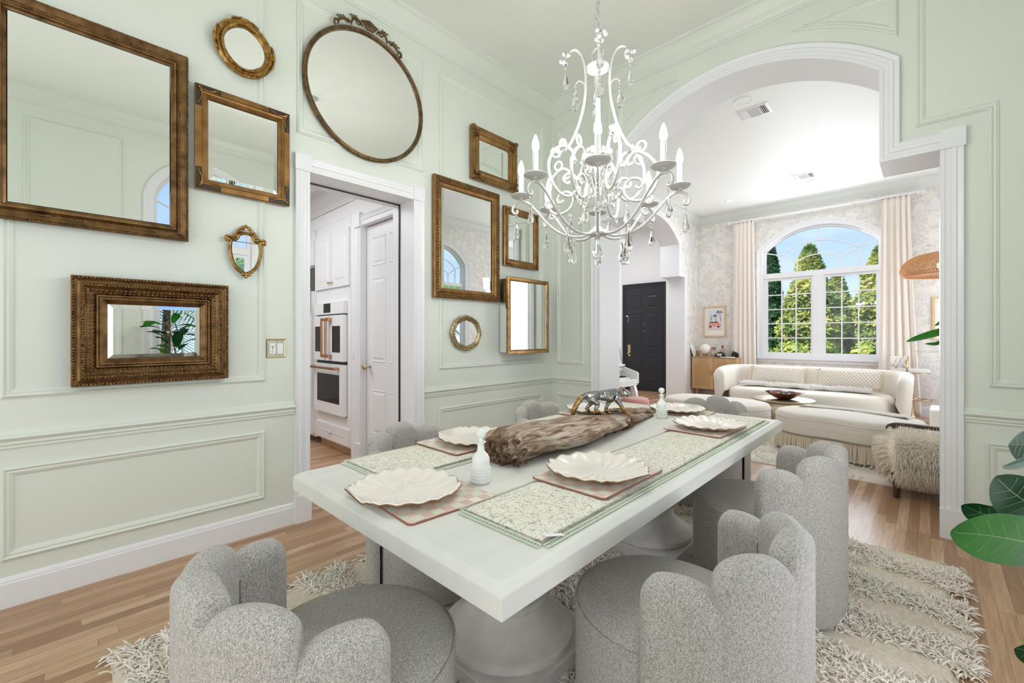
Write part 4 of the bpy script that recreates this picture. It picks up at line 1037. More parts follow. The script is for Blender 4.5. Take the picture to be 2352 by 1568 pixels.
def flower(p, r=.022):
    m = MB(); random.seed(hash((round(p[0], 3), round(p[1], 3))) % 1000)
    for k in range(8):
        d = Vector((random.gauss(0, 1), random.gauss(0, 1), random.gauss(0, 1))).normalized()*r
        m.ball((p[0]+d.x, p[1]+d.y, p[2]+d.z), .0125, 8, 6)
    m.build('bead_flower', M['bead'], cz, smooth=True)
# column, hub, saucer, ring, chain
m = MB().lathe([(0, 1.835), (.010, 1.835), (.014, 1.842), (.014, 1.858), (.046, 1.862), (.05, 1.872), (.046, 1.882), (.024, 1.90), (.014, 1.91), (.013, 2.30), (.016, 2.31), (.011, 2.32), (.011, 2.72), (.02, 2.73), (.058, 2.752), (.062, 2.765), (.058, 2.768), (.02, 2.775), (.008, 2.80), (0, 2.80)], 28)
m.build('center_column', M['iron'], cz, smooth=True, auto=40)
m = MB(); m.tube([(.034*cos(t), 0, 2.838+.036*sin(t)) for t in [2*pi*i/24 for i in range(24)]], .005, 6, closed=True); m.build('hanging_ring', M['iron'], cz, smooth=True)
m = MB(); zz = 2.868; k = 0
while zz < ZC-.03:
    pts = []
    for i in range(14):
        t = 2*pi*i/14; u, w_ = .010*cos(t), .019*sin(t)
        pts.append((u, 0, zz+.016+w_) if k % 2 else (0, u, zz+.016+w_))
    m.tube(pts, .0028, 5, closed=True); zz += .030; k += 1
m.tube([(.012*sin(i*1.1), .012*cos(i*.9), 2.86+i*.04) for i in range(int((ZC-.05-2.86)/.04)+1)], .0022, 5)
m.build('hanging_chain', M['iron'], cz, smooth=True)
MB().lathe([(0, ZC-.04), (.02, ZC-.04), (.05, ZC-.02), (.06, ZC-.001), (0, ZC-.001)], 28).build('ceiling_canopy', M['iron'], cz, smooth=True, auto=40)
m = MB(); m.ball((0, 0, 1.765), .032, 12, 8); m.ball((0, 0, 1.812), .008, 6, 5); m.build('crystal_ball', M['glass'], cz)
# eight candle arms
ARM = [(.045, 1.866), (.11, 1.856), (.19, 1.875), (.265, 1.93), (.325, 2.00), (.375, 2.052), (.418, 2.068), (.455, 2.052), (.468, 2.022), (.455, 2.0), (.440, 2.006), (.444, 2.020)]
armc = catmull([Vector((r, 0, z)) for r, z in ARM], 5)
SA = [(.136, 2.26), (.139, 2.30), (.183, 2.327), (.229, 2.31), (.264, 2.26), (.273, 2.21), (.258, 2.14), (.2175, 2.08), (.165, 2.06), (.122, 2.087), (.11, 2.13), (.136, 2.174), (.177, 2.174), (.190, 2.147), (.172, 2.125), (.160, 2.140)]
SB = [(.192, 2.212), (.172, 2.200), (.163, 2.235), (.206, 2.262), (.258, 2.238), (.304, 2.184), (.319, 2.12), (.293, 2.045), (.24, 2.010), (.18, 2.020), (.146, 2.06), (.150, 2.104), (.185, 2.128), (.225, 2.118), (.243, 2.092), (.225, 2.070), (.205, 2.085)]
def scroll(pts, a, r=.0078, name='scroll'):
    q = catmull([Vector((x_, 0, z_)) for x_, z_ in pts], 5)
    return MB().tube([P3(p.x, p.z, a) for p in q], r, 8).build(name, M['iron'], cz, smooth=True)
for k in range(8):
    a = A0+k*pi/4
    MB().tube([P3(p.x, p.z, a) for p in armc], .0072, 8).build('arm', M['iron'], cz, smooth=True)
    c = P3(.418, 0, a)
    MB().lathe([(0, 2.072), (.012, 2.072), (.010, 2.082), (.014, 2.088), (.050, 2.092), (.058, 2.100), (.056, 2.102), (.02, 2.096), (0, 2.096)], 28, c).build('drip_tray', M['iron'], cz, smooth=True, auto=40)
    MB().lathe([(.0135, 2.096), (.0135, 2.205), (.011, 2.212), (0, 2.212)], 16, c).build('candle_sleeve', M['sleeve'], cz, smooth=True, auto=40)
    MB().lathe([(.010, 2.210), (.017, 2.228), (.0185, 2.240), (.016, 2.258), (.010, 2.278), (.004, 2.293), (0, 2.296)], 14, c).build('candle_bulb', M['bulb'], cz, smooth=True)
    crystal(P3(.446, 1.998, a), .085, .018, 0, .045)
    crystal(P3(.215 if k % 2 else .125, 1.880 if k % 2 else 1.850, a), .095, .019, 1 if k % 2 else 0, .03)
    if k % 2 == 0:
        scroll(SA, a+pi/8); flower(P3(.20, 2.335, a+pi/8), .018); flower(P3(.14, 2.255, a+pi/8), .010)
    else:
        scroll(SB, a+pi/8); crystal(P3(.163, 2.005, a+pi/8), .07, .018, 2)
    m = MB(); cc = P3(.235, 2.275, a+pi/8)
    m.tube([P3(.235+.024*cos(t), 2.285+.024*sin(t), a+pi/8) for t in [2*pi*i/20 for i in range(20)]], .006, 6, closed=True); m.build('ring_link', M['iron'], cz, smooth=True); m = MB()
    m.tube([P3(.275+.018*cos(t), 2.005+.018*sin(t), a+pi/8) for t in [2*pi*i/20 for i in range(20)]], .0055, 6, closed=True); m.build('ring_link', M['iron'], cz, smooth=True)
    hk = [(.012, 2.06), (.03, 2.16), (.06, 2.20), (.092, 2.19), (.097, 2.165)] if k % 2 else [(.012, 2.16), (.03, 2.27), (.055, 2.305), (.08, 2.295), (.085, 2.27)]
    q = catmull([Vector((x_, 0, z_)) for x_, z_ in hk], 5)
    MB().tube([P3(p.x, p.z, a+pi/8) for p in q], .0038, 6).build('hook', M['iron'], cz, smooth=True)
    crystal(P3(hk[-1][0], hk[-1][1], a+pi/8), .075, .02, 2 if k % 2 else 1, .045)
# four tall stems
ST = [(.165, 2.835), (.150, 2.862), (.115, 2.868), (.083, 2.83), (.066, 2.76), (.064, 2.66), (.075, 2.56), (.105, 2.45), (.15, 2.355), (.195, 2.318), (.222, 2.322)]
for k in range(4):
    a = A0+k*pi/2+radians(4)
    q = catmull([Vector((x_, 0, z_)) for x_, z_ in ST], 6)
    MB().tube([P3(p.x, p.z, a) for p in q], .0075, 8).build('stem', M['iron'], cz, smooth=True)
    flower(P3(.172, 2.825, a), .026); crystal(P3(.170, 2.795, a), .08, .018, 1, .045)
    hk = [(.066, 2.62), (.072, 2.68), (.10, 2.698), (.118, 2.68)]
    q = catmull([Vector((x_, 0, z_)) for x_, z_ in hk], 5)
    MB().tube([P3(p.x, p.z, a) for p in q], .0035, 6).build('hook', M['iron'], cz, smooth=True)
    crystal(P3(.118, 2.68, a), .085, .022, 2, .04)
    flower(P3(.05, 2.30, a+pi/4), .02)
for k in range(8):
    a = A0+k*pi/4; d = bpy.data.lights.new('candle_light', 'POINT'); d.energy = 7.2; d.color = (.98, .97, .96); d.shadow_soft_size = .03
    lo_ = bpy.data.objects.new('candle_light', d); COL.objects.link(lo_); lo_.location = (CHX+.418*cos(a), CHY+.418*sin(a), 2.345)

# ================================================================== KITCHEN
def shaker(mb, to, a0, b0, a1, b1, h):
    mb.box(to(a0, b0, 0), to(a1, b1, h))
    mb.ring(rect(a0+.055, b0+.055, a1-.055, b1-.055), [(0, h+.0005), (-.006, h-.004), (-.018, h-.004), (-.04, h+.004)], to)
    mb.add([to(p, q, h+.004) for p, q in rect(a0+.095, b0+.095, a1-.095, b1-.095)], [(0, 1, 2, 3)])
KX = -4.985
kc = thing('oven_cabinet', 'tall white kitchen cabinet built around the double wall oven', 'cabinet', (KX, 2.16, 0))
KL = lambda a, b, h: (a-KX, -h, b)
b = MB(); b.box(KL(-5.42, .10, -.55), KL(-5.374, 2.62, 0)); b.box(KL(-4.586, .10, -.55), KL(-4.505, 2.62, 0)); b.box(KL(-5.374, .10, -.55), KL(-4.586, .426, 0)); b.box(KL(-5.374, 1.708, -.55), KL(-4.586, 2.62, 0)); b.box(KL(-5.374, .426, -.55), KL(-4.586, 1.708, -.5)); b.build('carcass', M['cab_white'], kc)
MB().box(KL(-5.42, .0, -.5), KL(-4.50, .10, -.06)).build('toe_kick', M['oak'], kc)
for a0, a1, ks in ((-5.40, -4.965, -5.0), (-4.955, -4.52, -4.925)):
    b = MB(); shaker(b, KL, a0, 1.87, a1, 2.50, .02); dr = b.build('cabinet_door', M['cab_white'], kc)
    kb = MB(); kb.ball(KL(ks, 1.93, .038), .014, 10, 8); kb.tube([KL(ks, 1.93, .02), KL(ks, 1.93, .035)], .006); kb.build('cabinet_knob', M['brass'], dr, smooth=True)
b = MB(); shaker(b, KL, -5.39, .12, -4.53, .30, .02); dr = b.build('drawer', M['cab_white'], kc)
kb = MB(); kb.ball(KL(-4.96, .21, .04), .014, 10, 8); kb.tube([KL(-4.96, .21, .02), KL(-4.96, .21, .036)], .006); kb.build('drawer_knob', M['chrome'], dr, smooth=True)
# the double oven
ov = thing('double_oven', 'white double wall oven with brushed copper handles and dark glass', 'oven', (KX, 2.16, 0))
MB().box(KL(-5.37, .432, -.3), KL(-4.592, 1.70, .012)).build('oven_body', M['black'], ov)
MB().box(KL(-5.37, 1.565, 0), KL(-4.585, 1.705, .05)).build('control_panel', M['oven_white'], ov, bevel=.004)
MB().box(KL(-5.09, 1.585, .05), KL(-4.905, 1.69, .0515)).build('display', M['oven_glass'], ov)
for a0, a1, g0, g1, hx in ((-5.37, -4.983, -5.33, -5.13, -5.045), (-4.977, -4.59, -4.86, -4.66, -4.93)):
    dr = MB().box(KL(a0, 1.035, .0), KL(a1, 1.552, .05)).build('upper_door', M['oven_white'], ov, bevel=.004)
    MB().box(KL(g0, 1.135, .05), KL(g1, 1.43, .0515)).build('door_glass', M['oven_glass'], dr)
    hb = MB().tube([KL(hx, 1.075, .095), KL(hx, 1.52, .095)], .013, 12)
    for z in (1.09, 1.505): hb.box(KL(hx-.014, z-.018, .048), KL(hx+.014+(.05 if hx > -5 else 0), z+.018, .10))
    hb.build('door_handle', M['copper'], dr, bevel=.002)
dr = MB().box(KL(-5.37, .435, 0), KL(-4.59, 1.0, .05)).build('lower_door', M['oven_white'], ov, bevel=.004)
MB().box(KL(-5.27, .56, .05), KL(-4.68, .885, .0515)).build('door_glass', M['oven_glass'], dr)
hb = MB().tube([KL(-5.38, .955, .10), KL(-4.69, .955, .10)], .014, 12)
for a in (-5.34, -4.70): hb.box(KL(a-.02, .94, .048), KL(a+.02, .97, .104))
hb.build('door_handle', M['copper'], dr, bevel=.002)
# fridge column
fr = thing('panelled_fridge', 'white panelled refrigerator with a louvred top vent at the doorway edge', 'refrigerator', (-5.9, 2.16, 0))
FL = lambda a, b, h: (a+5.9, -h, b)
MB().box(FL(-6.4, .08, -.5), FL(-5.44, 2.62, -.0)).build('carcass', M['cab_white'], fr)
b = MB(); shaker(b, FL, -6.38, .12, -5.455, 1.865, .045); b.build('fridge_door', M['cab_white'], fr)
MB().tube([FL(-5.475, 1.60, .06), FL(-5.475, 1.90, .06)], .010, 8).build('hinge_bar', M['chrome'], fr)
b = MB(); b.box(FL(-6.36, 1.875, 0), FL(-5.455, 2.17, .006)); 
for k in range(15): b.box(FL(-6.35, 1.885+k*.019, .004), FL(-5.465, 1.893+k*.019, .022))
b.build('vent_louvre', M['chrome'], fr)
MB().box(FL(-6.355, 1.88, .006), FL(-5.46, 2.165, .008)).build('vent_opening', M['black'], fr)
b = MB(); shaker(b, FL, -6.38, 2.19, -5.455, 2.50, .02); b.build('top_door', M['cab_white'], fr)
# light switch beside the pantry
o = thing('toggle_switch', 'small white switch plate beside the oven cabinet', 'switch', (-4.43, 2.16, 1.13))
MB().box((-.03, -.006, -.055), (.03, 0, .055)).build('cover_plate', M['cab_white'], o, bevel=.002); MB().box((-.006, -.014, -.012), (.006, -.005, .012)).build('toggle', M['cab_white'], o)
# ================================================================== SITTING ROOM
# --- curved sofa
so = thing('sofa', 'long cream curved sofa in front of the arched window', 'sofa', (-1.47, 8.50, .012))
def sofa_back(u, v):
    # arc path round the back, ends sweeping forward and down
    t = u*2-1; a = t*radians(112)
    s_ = 1 if t >= 0 else -1
    X0 = 1.19*sin(min(abs(a), pi/2))*s_ if abs(a) < pi/2 else 1.19*s_
    hw, dp = 1.22, .50
    X0 = hw*(abs(sin(a))**.55)*s_ if abs(a) < pi/2 else hw*s_
    Y0 = dp*(max(0, cos(a))**.55) if abs(a) < pi/2 else -.50*((abs(a)-pi/2)/radians(22))
    fwd = max(0, abs(a)-radians(60))/radians(52)
    H = .775-.10*max(0, fwd-.45)**2
    if fwd > .85: H -= .05*((fwd-.85)/.15)**2
    n = Vector((sin(a) if abs(a) < pi/2 else s_, max(0, cos(a))*.8, 0)).normalized()
    th = .085; lean = .05
    if v < .4: z = .03+(H-.03-th)*(v/.4); off_ = th-lean*(1-z/H)
    elif v < .62: q = pi*(v-.4)/.22; z = H-th+th*sin(q); off_ = th*cos(q)
    else: z = H-th-(H-th-.35)*((v-.62)/.38); off_ = -th-.02*((v-.62)/.38)
    return (X0+n.x*off_, Y0+n.y*off_, z)
m = MB().grid(sofa_back, 90, 30); m.f.append(tuple(range(30))); m.f.append(tuple(range(89*30, 90*30))[::-1])
m.build('curved_back', M['cream'], so, smooth=True)
def oval_cush(hw, hd, z0, z1, r, cy=0, pw=.62, seg=72, pinch=0, dome=.02):
    prof = [(0, z0), (1-r*.2/hw, z0), (1, z0+.03)] ; m = MB(); vs = []
    P = [(1.0-.02, z0), (1.0, z0+.02), (1.0, z1-r), (1-.2*r, z1-.45*r), (1-.6*r, z1-.12*r), (1-1.4*r, z1), (.6, z1+dome*.6), (.3, z1+dome*.9), (0.001, z1+dome)]
    n = len(P)
    for i in range(seg):
        a = 2*pi*i/seg; cx = abs(cos(a))**pw*(1 if cos(a) >= 0 else -1); sy = abs(sin(a))**pw*(1 if sin(a) >= 0 else -1)
        k = 1-pinch*math.exp(-(cos(a)/.22)**2)
        for s_, z in P: vs.append((hw*cx*s_, cy+hd*sy*s_*k, z))
    fs = [(i*n+j, ((i+1) % seg)*n+j, ((i+1) % seg)*n+j+1, i*n+j+1) for i in range(seg) for j in range(n-1)]
    fs.append(tuple(i*n for i in range(seg))[::-1])
    return m.add(vs, fs)
oval_cush(1.10, .56, .04, .43, .09, -.13, .6).build('seat', M['cream'], so, smooth=True)
# pillows on the sofa
def pillow(label, loc, rz, w_=.80, h_=.30):
    o = thing('lumbar_pillow', label, 'pillow', loc, rz, 'woven lumbar pillows on the sofa')
    def fn(u, v):
        a, b_ = u*2-1, v*2-1; th = .075*((1-a*a)*(1-b_*b_))**.4
        return (a*w_/2*(1-.03*(1-b_*b_)), -th, b_*h_/2)
    m = MB().grid(fn, 34, 16); g = MB().grid(lambda u, v: (fn(u, v)[0], -fn(u, v)[1], fn(u, v)[2]), 34, 16); m.add(g.v, g.f)
    m.xf(Matrix.Translation((0, 0, h_/2+.01)) @ Matrix.Rotation(radians(-22), 4, 'X')); m.build('cushion', M['cord_net'], o, smooth=True)
    for s_ in (1, -1):
        b = MB()
        for i in range(26):
            z = .02+(h_-.02)*i/25
            b.tube([(s_*w_/2*.98, (z)*.38, z), (s_*(w_/2+.03), z*.38-.01, z-.01), (s_*(w_/2+.045), z*.38-.01, z-.04)], .005, 4)
        b.build('fringe', M['cord'], o)
m = mat('netted_cushion_cloth', srgb(222, 212, 198), .9); t, p, Lk = nodes(m)
wv1 = N(t, 'ShaderNodeTexWave', Scale=9.0, Distortion=.6); Lk(coords(t, rot=(0, radians(40), 0)), wv1.inputs['Vector'])
wv2 = N(t, 'ShaderNodeTexWave', Scale=9.0, Distortion=.6); Lk(coords(t, rot=(0, radians(-40), 0)), wv2.inputs['Vector'])
mxv = math_(t, 'MAXIMUM', wv1.outputs['Fac'], wv2.outputs['Fac']); Lk(ramp(t, mxv, [(.72, srgb(206, 194, 178)), (.95, srgb(240, 234, 224))]), p.inputs['Base Color']); bump(t, p, mxv, .6, .012); M['cord_net'] = m
pillow('netted cream lumbar pillow on the left half of the sofa', (-1.92, 8.64, .475), radians(2))
pillow('netted cream lumbar pillow on the right half of the sofa', (-.93, 8.56, .475), radians(-6))
# fur throw on the seat
o = None
def thr(u, v):
    X = -.92+1.75*u; Y = .02-.30*v+.04*sin(u*9)+.05*(u-.5)
    z_ = .485+.022*noise.noise(Vector((X*5, Y*7, 0)))-.012*abs(v*2-1)**3
    return (X, Y, z_)
m = MB().grid(thr, 50, 12); random.seed(21)
for k in range(8000):
    u, v = random.random(), random.random(); q = thr(u, v); m.strand(q, (random.gauss(0, .5), random.gauss(-.35, .5), random.uniform(.6, 1.2)), random.uniform(.04, .07), .0036, .9, 2)
m.xf(Matrix.Translation((0, 0, -.46)))
tag(m.build('fur_throw', M['fur_w'], None, smooth=True, fix=False, loc=(-1.47, 8.50, .462)), 'ivory long haired fur throw spread along the sofa seat', 'throw')

# --- ottomans
def ottoman(label, loc, rz, hw, hd, hh, fringe=True):
    o = thing('ottoman', label, 'ottoman', loc, rz, 'cream cloud ottomans')
    oval_cush(hw, hd, .215, hh-.02, .06, 0, .82, 96, .13, .02).build('cushion', M['cream'], o, smooth=True)
    def out(z, k=1.002, seg=96):
        r = []
        for i in range(seg):
            a = 2*pi*i/seg; pw = .82; cx = abs(cos(a))**pw*(1 if cos(a) >= 0 else -1); sy = abs(sin(a))**pw*(1 if sin(a) >= 0 else -1)
            q = 1-.13*math.exp(-(cos(a)/.22)**2); r.append((hw*cx*k, hd*sy*k*q, z))
        return r
    b = MB(); b.tube(out(hh-.075, 1.003), .006, 5, closed=True); b.build('piping', M['cream'], o, smooth=True); b = MB(); b.tube(out(hh-.16, 1.003), .004, 5, closed=True); b.build('piping', M['cream'], o, smooth=True)
    b = MB(); b.tube(out(.222, 1.004), .009, 5, closed=True); b.build('skirt_band', M['trimband'], o, smooth=True)
    b = MB(); r0 = out(0, .985, 300); random.seed(4)
    for i, (x_, y_, _) in enumerate(r0):
        j = random.uniform(-.012, .012)
        b.tube([(x_, y_, .220), (x_*1.012+j*.6, y_*1.012, .12), (x_*1.012+j*1.4, y_*1.012, .020+random.uniform(0, .025))], .0068, 4)
    b.build('bullion_fringe', M['cord'], o)
    oval_cush(hw*.93, hd*.9, .02, .21, .02, 0, .82, 48).build('base', M['cream'], o, smooth=True)
    return o
M['trimband'] = mat('taupe_gimp_braid', srgb(150, 136, 118), .8)
ottoman('cream cloud ottoman with long bullion fringe, nearest the archway', (-.68, 5.98, .012), radians(-10), .66, .46, .47)
ottoman('cream cloud ottoman on the left, beside the piano', (-2.16, 6.28, .012), radians(-8), .68, .46, .45)
# throw blanket on ottoman
def bl(u, v):
    X = -.56+1.22*u; Y = .32-.17*v-.16*abs(u-.45)*1.2
    z_ = .478+.008*sin(v*14)*.6+.005*noise.noise(Vector((X*9, Y*9, 2)))
    if u > .86: z_ -= ((u-.86)/.14)**1.5*.20; X -= .10*((u-.86)/.14)**2
    if u < .1: z_ -= ((.1-u)/.1)**1.5*.10
    return (X, Y, z_)
m = MB().grid(bl, 60, 14); m.xf(Matrix.Translation((0, 0, -.47)))
tag(m.build('throw_blanket', noisy('grey_oatmeal_knit', srgb(234, 229, 220), srgb(212, 206, 197), 90, rough=.95, bs=.5, bd=.006), None, smooth=True, solid=.012, loc=(-.68, 5.98, .482), rot=(0, 0, radians(-10))), 'oatmeal knitted throw folded across the fringed ottoman', 'blanket')
# --- coffee table and bowl
o = thing('coffee_table', 'round champagne metal drum coffee table between the ottomans and the sofa', 'coffee table', (-1.53, 7.18, .012))
MB().lathe([(0, 0), (.30, 0), (.36, .05), (.385, .15), (.38, .28), (.345, .37), (.33, .39), (0, .39)], 48).build('drum', M['drum'], o, smooth=True, auto=40)
MB().lathe([(0, .391), (.375, .391), (.39, .395), (.39, .405), (.375, .409), (0, .409)], 56).build('top', M['drum'], o, smooth=True, auto=30)
o = thing('wooden_bowl', 'wavy edged burl wood bowl of grey stones on the drum table', 'bowl', (-1.50, 7.12, .4225))
def bw(u, v):
    a = 2*pi*u; r = .06+.15*(v if v < .5 else 1-v)*2; k = 1+.12*noise.noise(Vector((cos(a)*1.5, sin(a)*1.5, 2)))*r/.2
    z_ = .105*((r-.06)/.15)**1.4*(1+.35*noise.noise(Vector((cos(a)*2, sin(a)*2, 5))))
    if v > .5: z_ += .010; r -= .008
    return (r*1.12*k*cos(a), r*k*sin(a), max(0.0, z_))
m = MB().grid(bw, 56, 15, cu=True); m.f.append(tuple(i*15 for i in range(56))[::-1]); m.f.append(tuple(i*15+14 for i in range(56)))
m.build('bowl_body', M['bowl'], o, smooth=True)
random.seed(9)
for k in range(7):
    a = k*2.4; r = .02+.085*(k/7)
    s_ = MB().ball((0, 0, 0), .038, 9, 7, (1.2, 1, .75)); ob = s_.build('stone', M['stone'], None, smooth=False, loc=(-1.50+r*cos(a), 7.12+r*sin(a), .4225+.062+.028*(k < 2)), rot=(0, 0, a))
    tag(ob, 'grey polished agate stone heaped in the burl wood bowl', 'stone', 'stones in the wooden bowl')
# --- living rug
o = thing('living_rug', 'ivory rug with raised tufted swirls under the ottomans', 'rug', (-1.15, 6.75, 0))
RX2, RY2 = 1.35, 1.72
m = MB().box((-RX2, -RY2, .0), (RX2, RY2, .009)); m.build('woven_base', noisy('ivory_rug_base', srgb(234, 226, 214), srgb(222, 212, 198), 60, rough=.95), o)
m = MB(); random.seed(31)
for k in range(11000):
    X = random.uniform(-RX2, RX2); Y = random.uniform(-RY2, RY2); 
    q = abs(noise.noise(Vector((X*1.6, Y*1.6, 9.0))))
    if q > .10 and not (Y < -RY2+.14 and abs(sin(X*4)) > .35): continue
    m.strand((X, Y, .008), (random.gauss(0, .7), random.gauss(-.2, .7), random.uniform(.3, 1)), random.uniform(.035, .06), .0055, .9, 2)
tag(m.build('tufted_pile', M['fur_w'], o, smooth=True, fix=False), kind='stuff')
# --- sheepskin armchair
o = thing('lounge_chair', 'dark wood lounge chair upholstered in long shaggy sheepskin, cut off by the archway', 'armchair', (.18, 5.02, 0), radians(4))
def rcush(u, v):
    a = 2*pi*v; X = -.46+.95*u; k = 1 if 0 < u < 1 else .75
    cy, cz_ = 0, .300
    y_ = .33*abs(cos(a))**.6*(1 if cos(a) > 0 else -1)*k; z_ = .135*abs(sin(a))**.6*(1 if sin(a) > 0 else -1)*k
    return (X, cy+y_, cz_+z_)
m = MB().grid(rcush, 24, 28, cv=True); m.f.append(tuple(range(28))); m.f.append(tuple(range(23*28, 24*28))[::-1]); random.seed(41)
for k in range(24000):
    u = random.random(); v = random.random()
    if random.random() < .16: u = 0.0
    q = Vector(rcush(u, v)); a = 2*pi*v; n = Vector((0, cos(a), sin(a)))
    if u < .06: n += Vector((-1.2, 0, 0)); q += Vector((0, -q.y*random.random(), (.300-q.z)*random.random()))
    n += Vector((random.gauss(-.15, .35), random.gauss(0, .25), random.gauss(-.25, .3)))
    m.strand(q, n, random.uniform(.06, .115), .0025, 1.5, 3)
tag(m.build('sheepskin_seat', M['fur'], o, smooth=True, fix=False), 'long haired cream sheepskin seat')
for X, Y in ((-.40, -.27), (-.40, .27), (.44, -.27), (.44, .27)):
    MB().lathe([(.020, 0), (.034, .22)], 4, (X, Y, .001)).build('leg', M['dark_wood'], o, bevel=.003)
for Y in (.30,):
    q = catmull([Vector(p) for p in ((-.46, Y, .475), (-.43, Y, .505), (-.36, Y, .515), (-.08, Y, .505), (.3, Y, .49), (.5, Y, .48))], 6)
    m = MB()
    n = len(q); vs = []
    for p_ in q: vs += [(p_.x, Y-.028, p_.z-.016), (p_.x, Y+.028, p_.z-.016), (p_.x, Y+.028, p_.z+.014), (p_.x, Y-.028, p_.z+.014)]
    m.add(vs, [(i*4+j, i*4+(j+1) % 4, (i+1)*4+(j+1) % 4, (i+1)*4+j) for i in range(n-1) for j in range(4)]+[(0, 1, 2, 3), tuple(range(4*n-4, 4*n))[::-1]])
    m.build('armrest', M['dark_wood'], o, smooth=True, auto=40)
    MB().box((-.42, Y-.02, .22), (-.375, Y+.02, .505)).build('arm_post', M['dark_wood'], o, bevel=.004)
def bk(u, v):
    a = 2*pi*v; z_ = .40+.42*u; k = 1 if u < .95 else .7
    return (.47+.10*u+.07*cos(a)*k, .33*sin(a)*k, z_)
m = MB().grid(bk, 14, 22, cv=True); m.f.append(tuple(range(13*22, 14*22))); m.f.append(tuple(range(22))[::-1])
for k in range(2600):
    u, v = random.random(), random.random(); q = Vector(bk(u, v)); n = Vector((cos(2*pi*v), sin(2*pi*v), random.gauss(0, .3))); m.strand(q, n, .08, .003, 1.5, 2)
m.build('sheepskin_back', M['fur'], o, smooth=True, fix=False)

# --- bar stool
o = thing('bar_stool', 'white woven leather bar stool on a brass pedestal beside the curtain', 'bar stool', (-.21, 9.24, 0))
MB().lathe([(0, 0), (.215, 0), (.22, .006), (.20, .014), (.10, .024), (.045, .05), (.03, .10), (.026, .30), (.026, .72), (.05, .735), (0, .74)], 36).build('pedestal', M['brass'], o, smooth=True, auto=40)
m = MB(); m.tube([(.13*cos(2*pi*i/28)+.10, .13*sin(2*pi*i/28)-.02, .33) for i in range(28)], .010, 8, closed=True); m.tube([(.02, 0, .33), (-.03, 0, .33)], .02, 8); m.build('foot_ring', M['brass'], o, smooth=True)
MB().lathe([(0, .742), (.20, .742), (.215, .755), (.215, .785), (.19, .80), (0, .806)], 36).build('seat_cushion', M['leather_w'], o, smooth=True, auto=50)
MB().lathe([(.20, .735), (.222, .738), (.222, .746), (.20, .749)], 36).build('seat_rim', M['brass'], o, smooth=True)
m = MB()
for k in range(9):
    a = radians(118+k*16)
    for j in range(2):
        a2 = a+radians(8*(1 if j else -1)); 
        m.tube([((.225+.012*(j))*cos(a-radians(9)*(1 if j else -1)), (.225+.012*j)*sin(a-radians(9)*(1 if j else -1)), .84), ((.235)*cos(a), .235*sin(a), .915), ((.225+.012*j)*cos(a+radians(9)*(1 if j else -1)), (.225+.012*j)*sin(a+radians(9)*(1 if j else -1)), .985)], .022, 6)
m.build('woven_back', M['leather_w'], o, smooth=True)
m = MB()
for a in (radians(104), radians(256)): m.tube([(.2*cos(a), .2*sin(a), .75), (.232*cos(a), .232*sin(a), .84), (.232*cos(a), .232*sin(a), .99)], .012, 8)
m.build('back_bracket', M['brass'], o, smooth=True)
# second stool base edge and white stool by the archway
o = thing('white_ottoman_cube', 'white square upholstered stool cut off by the archway', 'stool', (.26, 7.55, .001))
MB().box((-.27, -.25, .06), (.27, .25, .43)).build('upholstery', M['leather_w'], o, bevel=.03, bseg=3)
for a, b_ in ((-.2, -.2), (.2, -.2), (-.2, .2), (.2, .2)): MB().box((a-.02, b_-.02, 0), (a+.02, b_+.02, .065)).build('leg', M['dark_wood'], o)
# --- glass table with plant
o = thing('glass_table', 'tall clear glass topped table behind the archway edge', 'table', (.38, 8.72, 0))
MB().box((-.53, -.30, 1.085), (.53, .30, 1.10)).build('glass_top', M['clear'], o, bevel=.003)
MB().tube([catmull([Vector((-.22, 0, 1.07)), Vector((-.05, 0, .8)), Vector((0, 0, .4)), Vector((0, 0, .02))], 6)[i] for i in range(19)], .05, 10).build('wooden_pedestal', M['dark_wood'], o, smooth=True)
MB().lathe([(0, 0), (.28, 0), (.28, .02), (.05, .03), (0, .03)], 32).build('foot', M['dark_wood'], o, smooth=True, auto=40)
MB().lathe([(.0, 1.075), (.09, 1.075), (.09, 1.0845), (0, 1.0845)], 16, (-.2, 0, 0)).build('top_plate', M['dark_wood'], o)
def leaf(name, pts, wid, mt, parent, cup=.12, vein=True, wavy=.0, nlen=22, nw=9, nose=.9):
    """blade along a 3D midrib; pts: midrib points base->tip, wid: half width, side direction given by hint"""
    mid = catmull([Vector(p) for p in pts[0]], 8); side0 = Vector(pts[1]).normalized(); n = len(mid); m = MB(); vs = []
    for i in range(n):
        t = i/(n-1); T = (mid[min(i+1, n-1)]-mid[max(i-1, 0)]).normalized(); sd = (side0-T*side0.dot(T)).normalized(); up = sd.cross(T)
        w_ = wid*max(.0, (sin(pi*min(1, (t*.985+.01))**1.0)))**.55
        for j in range(nw):
            s_ = j/(nw-1)*2-1
            vs.append(mid[i]+sd*(w_*s_)+up*(cup*w_*abs(s_)**1.4+wavy*w_*sin(t*17+s_*2)*abs(s_)))
    fs = [(i*nw+j, (i+1)*nw+j, (i+1)*nw+j+1, i*nw+j+1) for i in range(n-1) for j in range(nw-1)]
    m.add(vs, fs); ob = m.build(name, mt, parent, smooth=True, fix=False)
    if vein:
        v = MB(); c = nw//2
        v.tube([Vector(vs[i*nw+c]) for i in range(n-1)], [wid*.022*(1-.7*i/n) for i in range(n-1)], 5)
        for k in range(2, n-6, max(3, n//10)):
            for s_ in (-1, 1):
                q = []
                for z in range(1, nw//2+1):
                    ii = min(n-2, k+int(z*(n/24))); q.append(Vector(vs[ii*nw+c+s_*z]))
                v.tube([Vector(vs[k*nw+c])]+[p_*1 for p_ in q[:-1]], wid*.008, 4)
        v.build('leaf_vein', M['vein'], ob, smooth=True)
    return ob
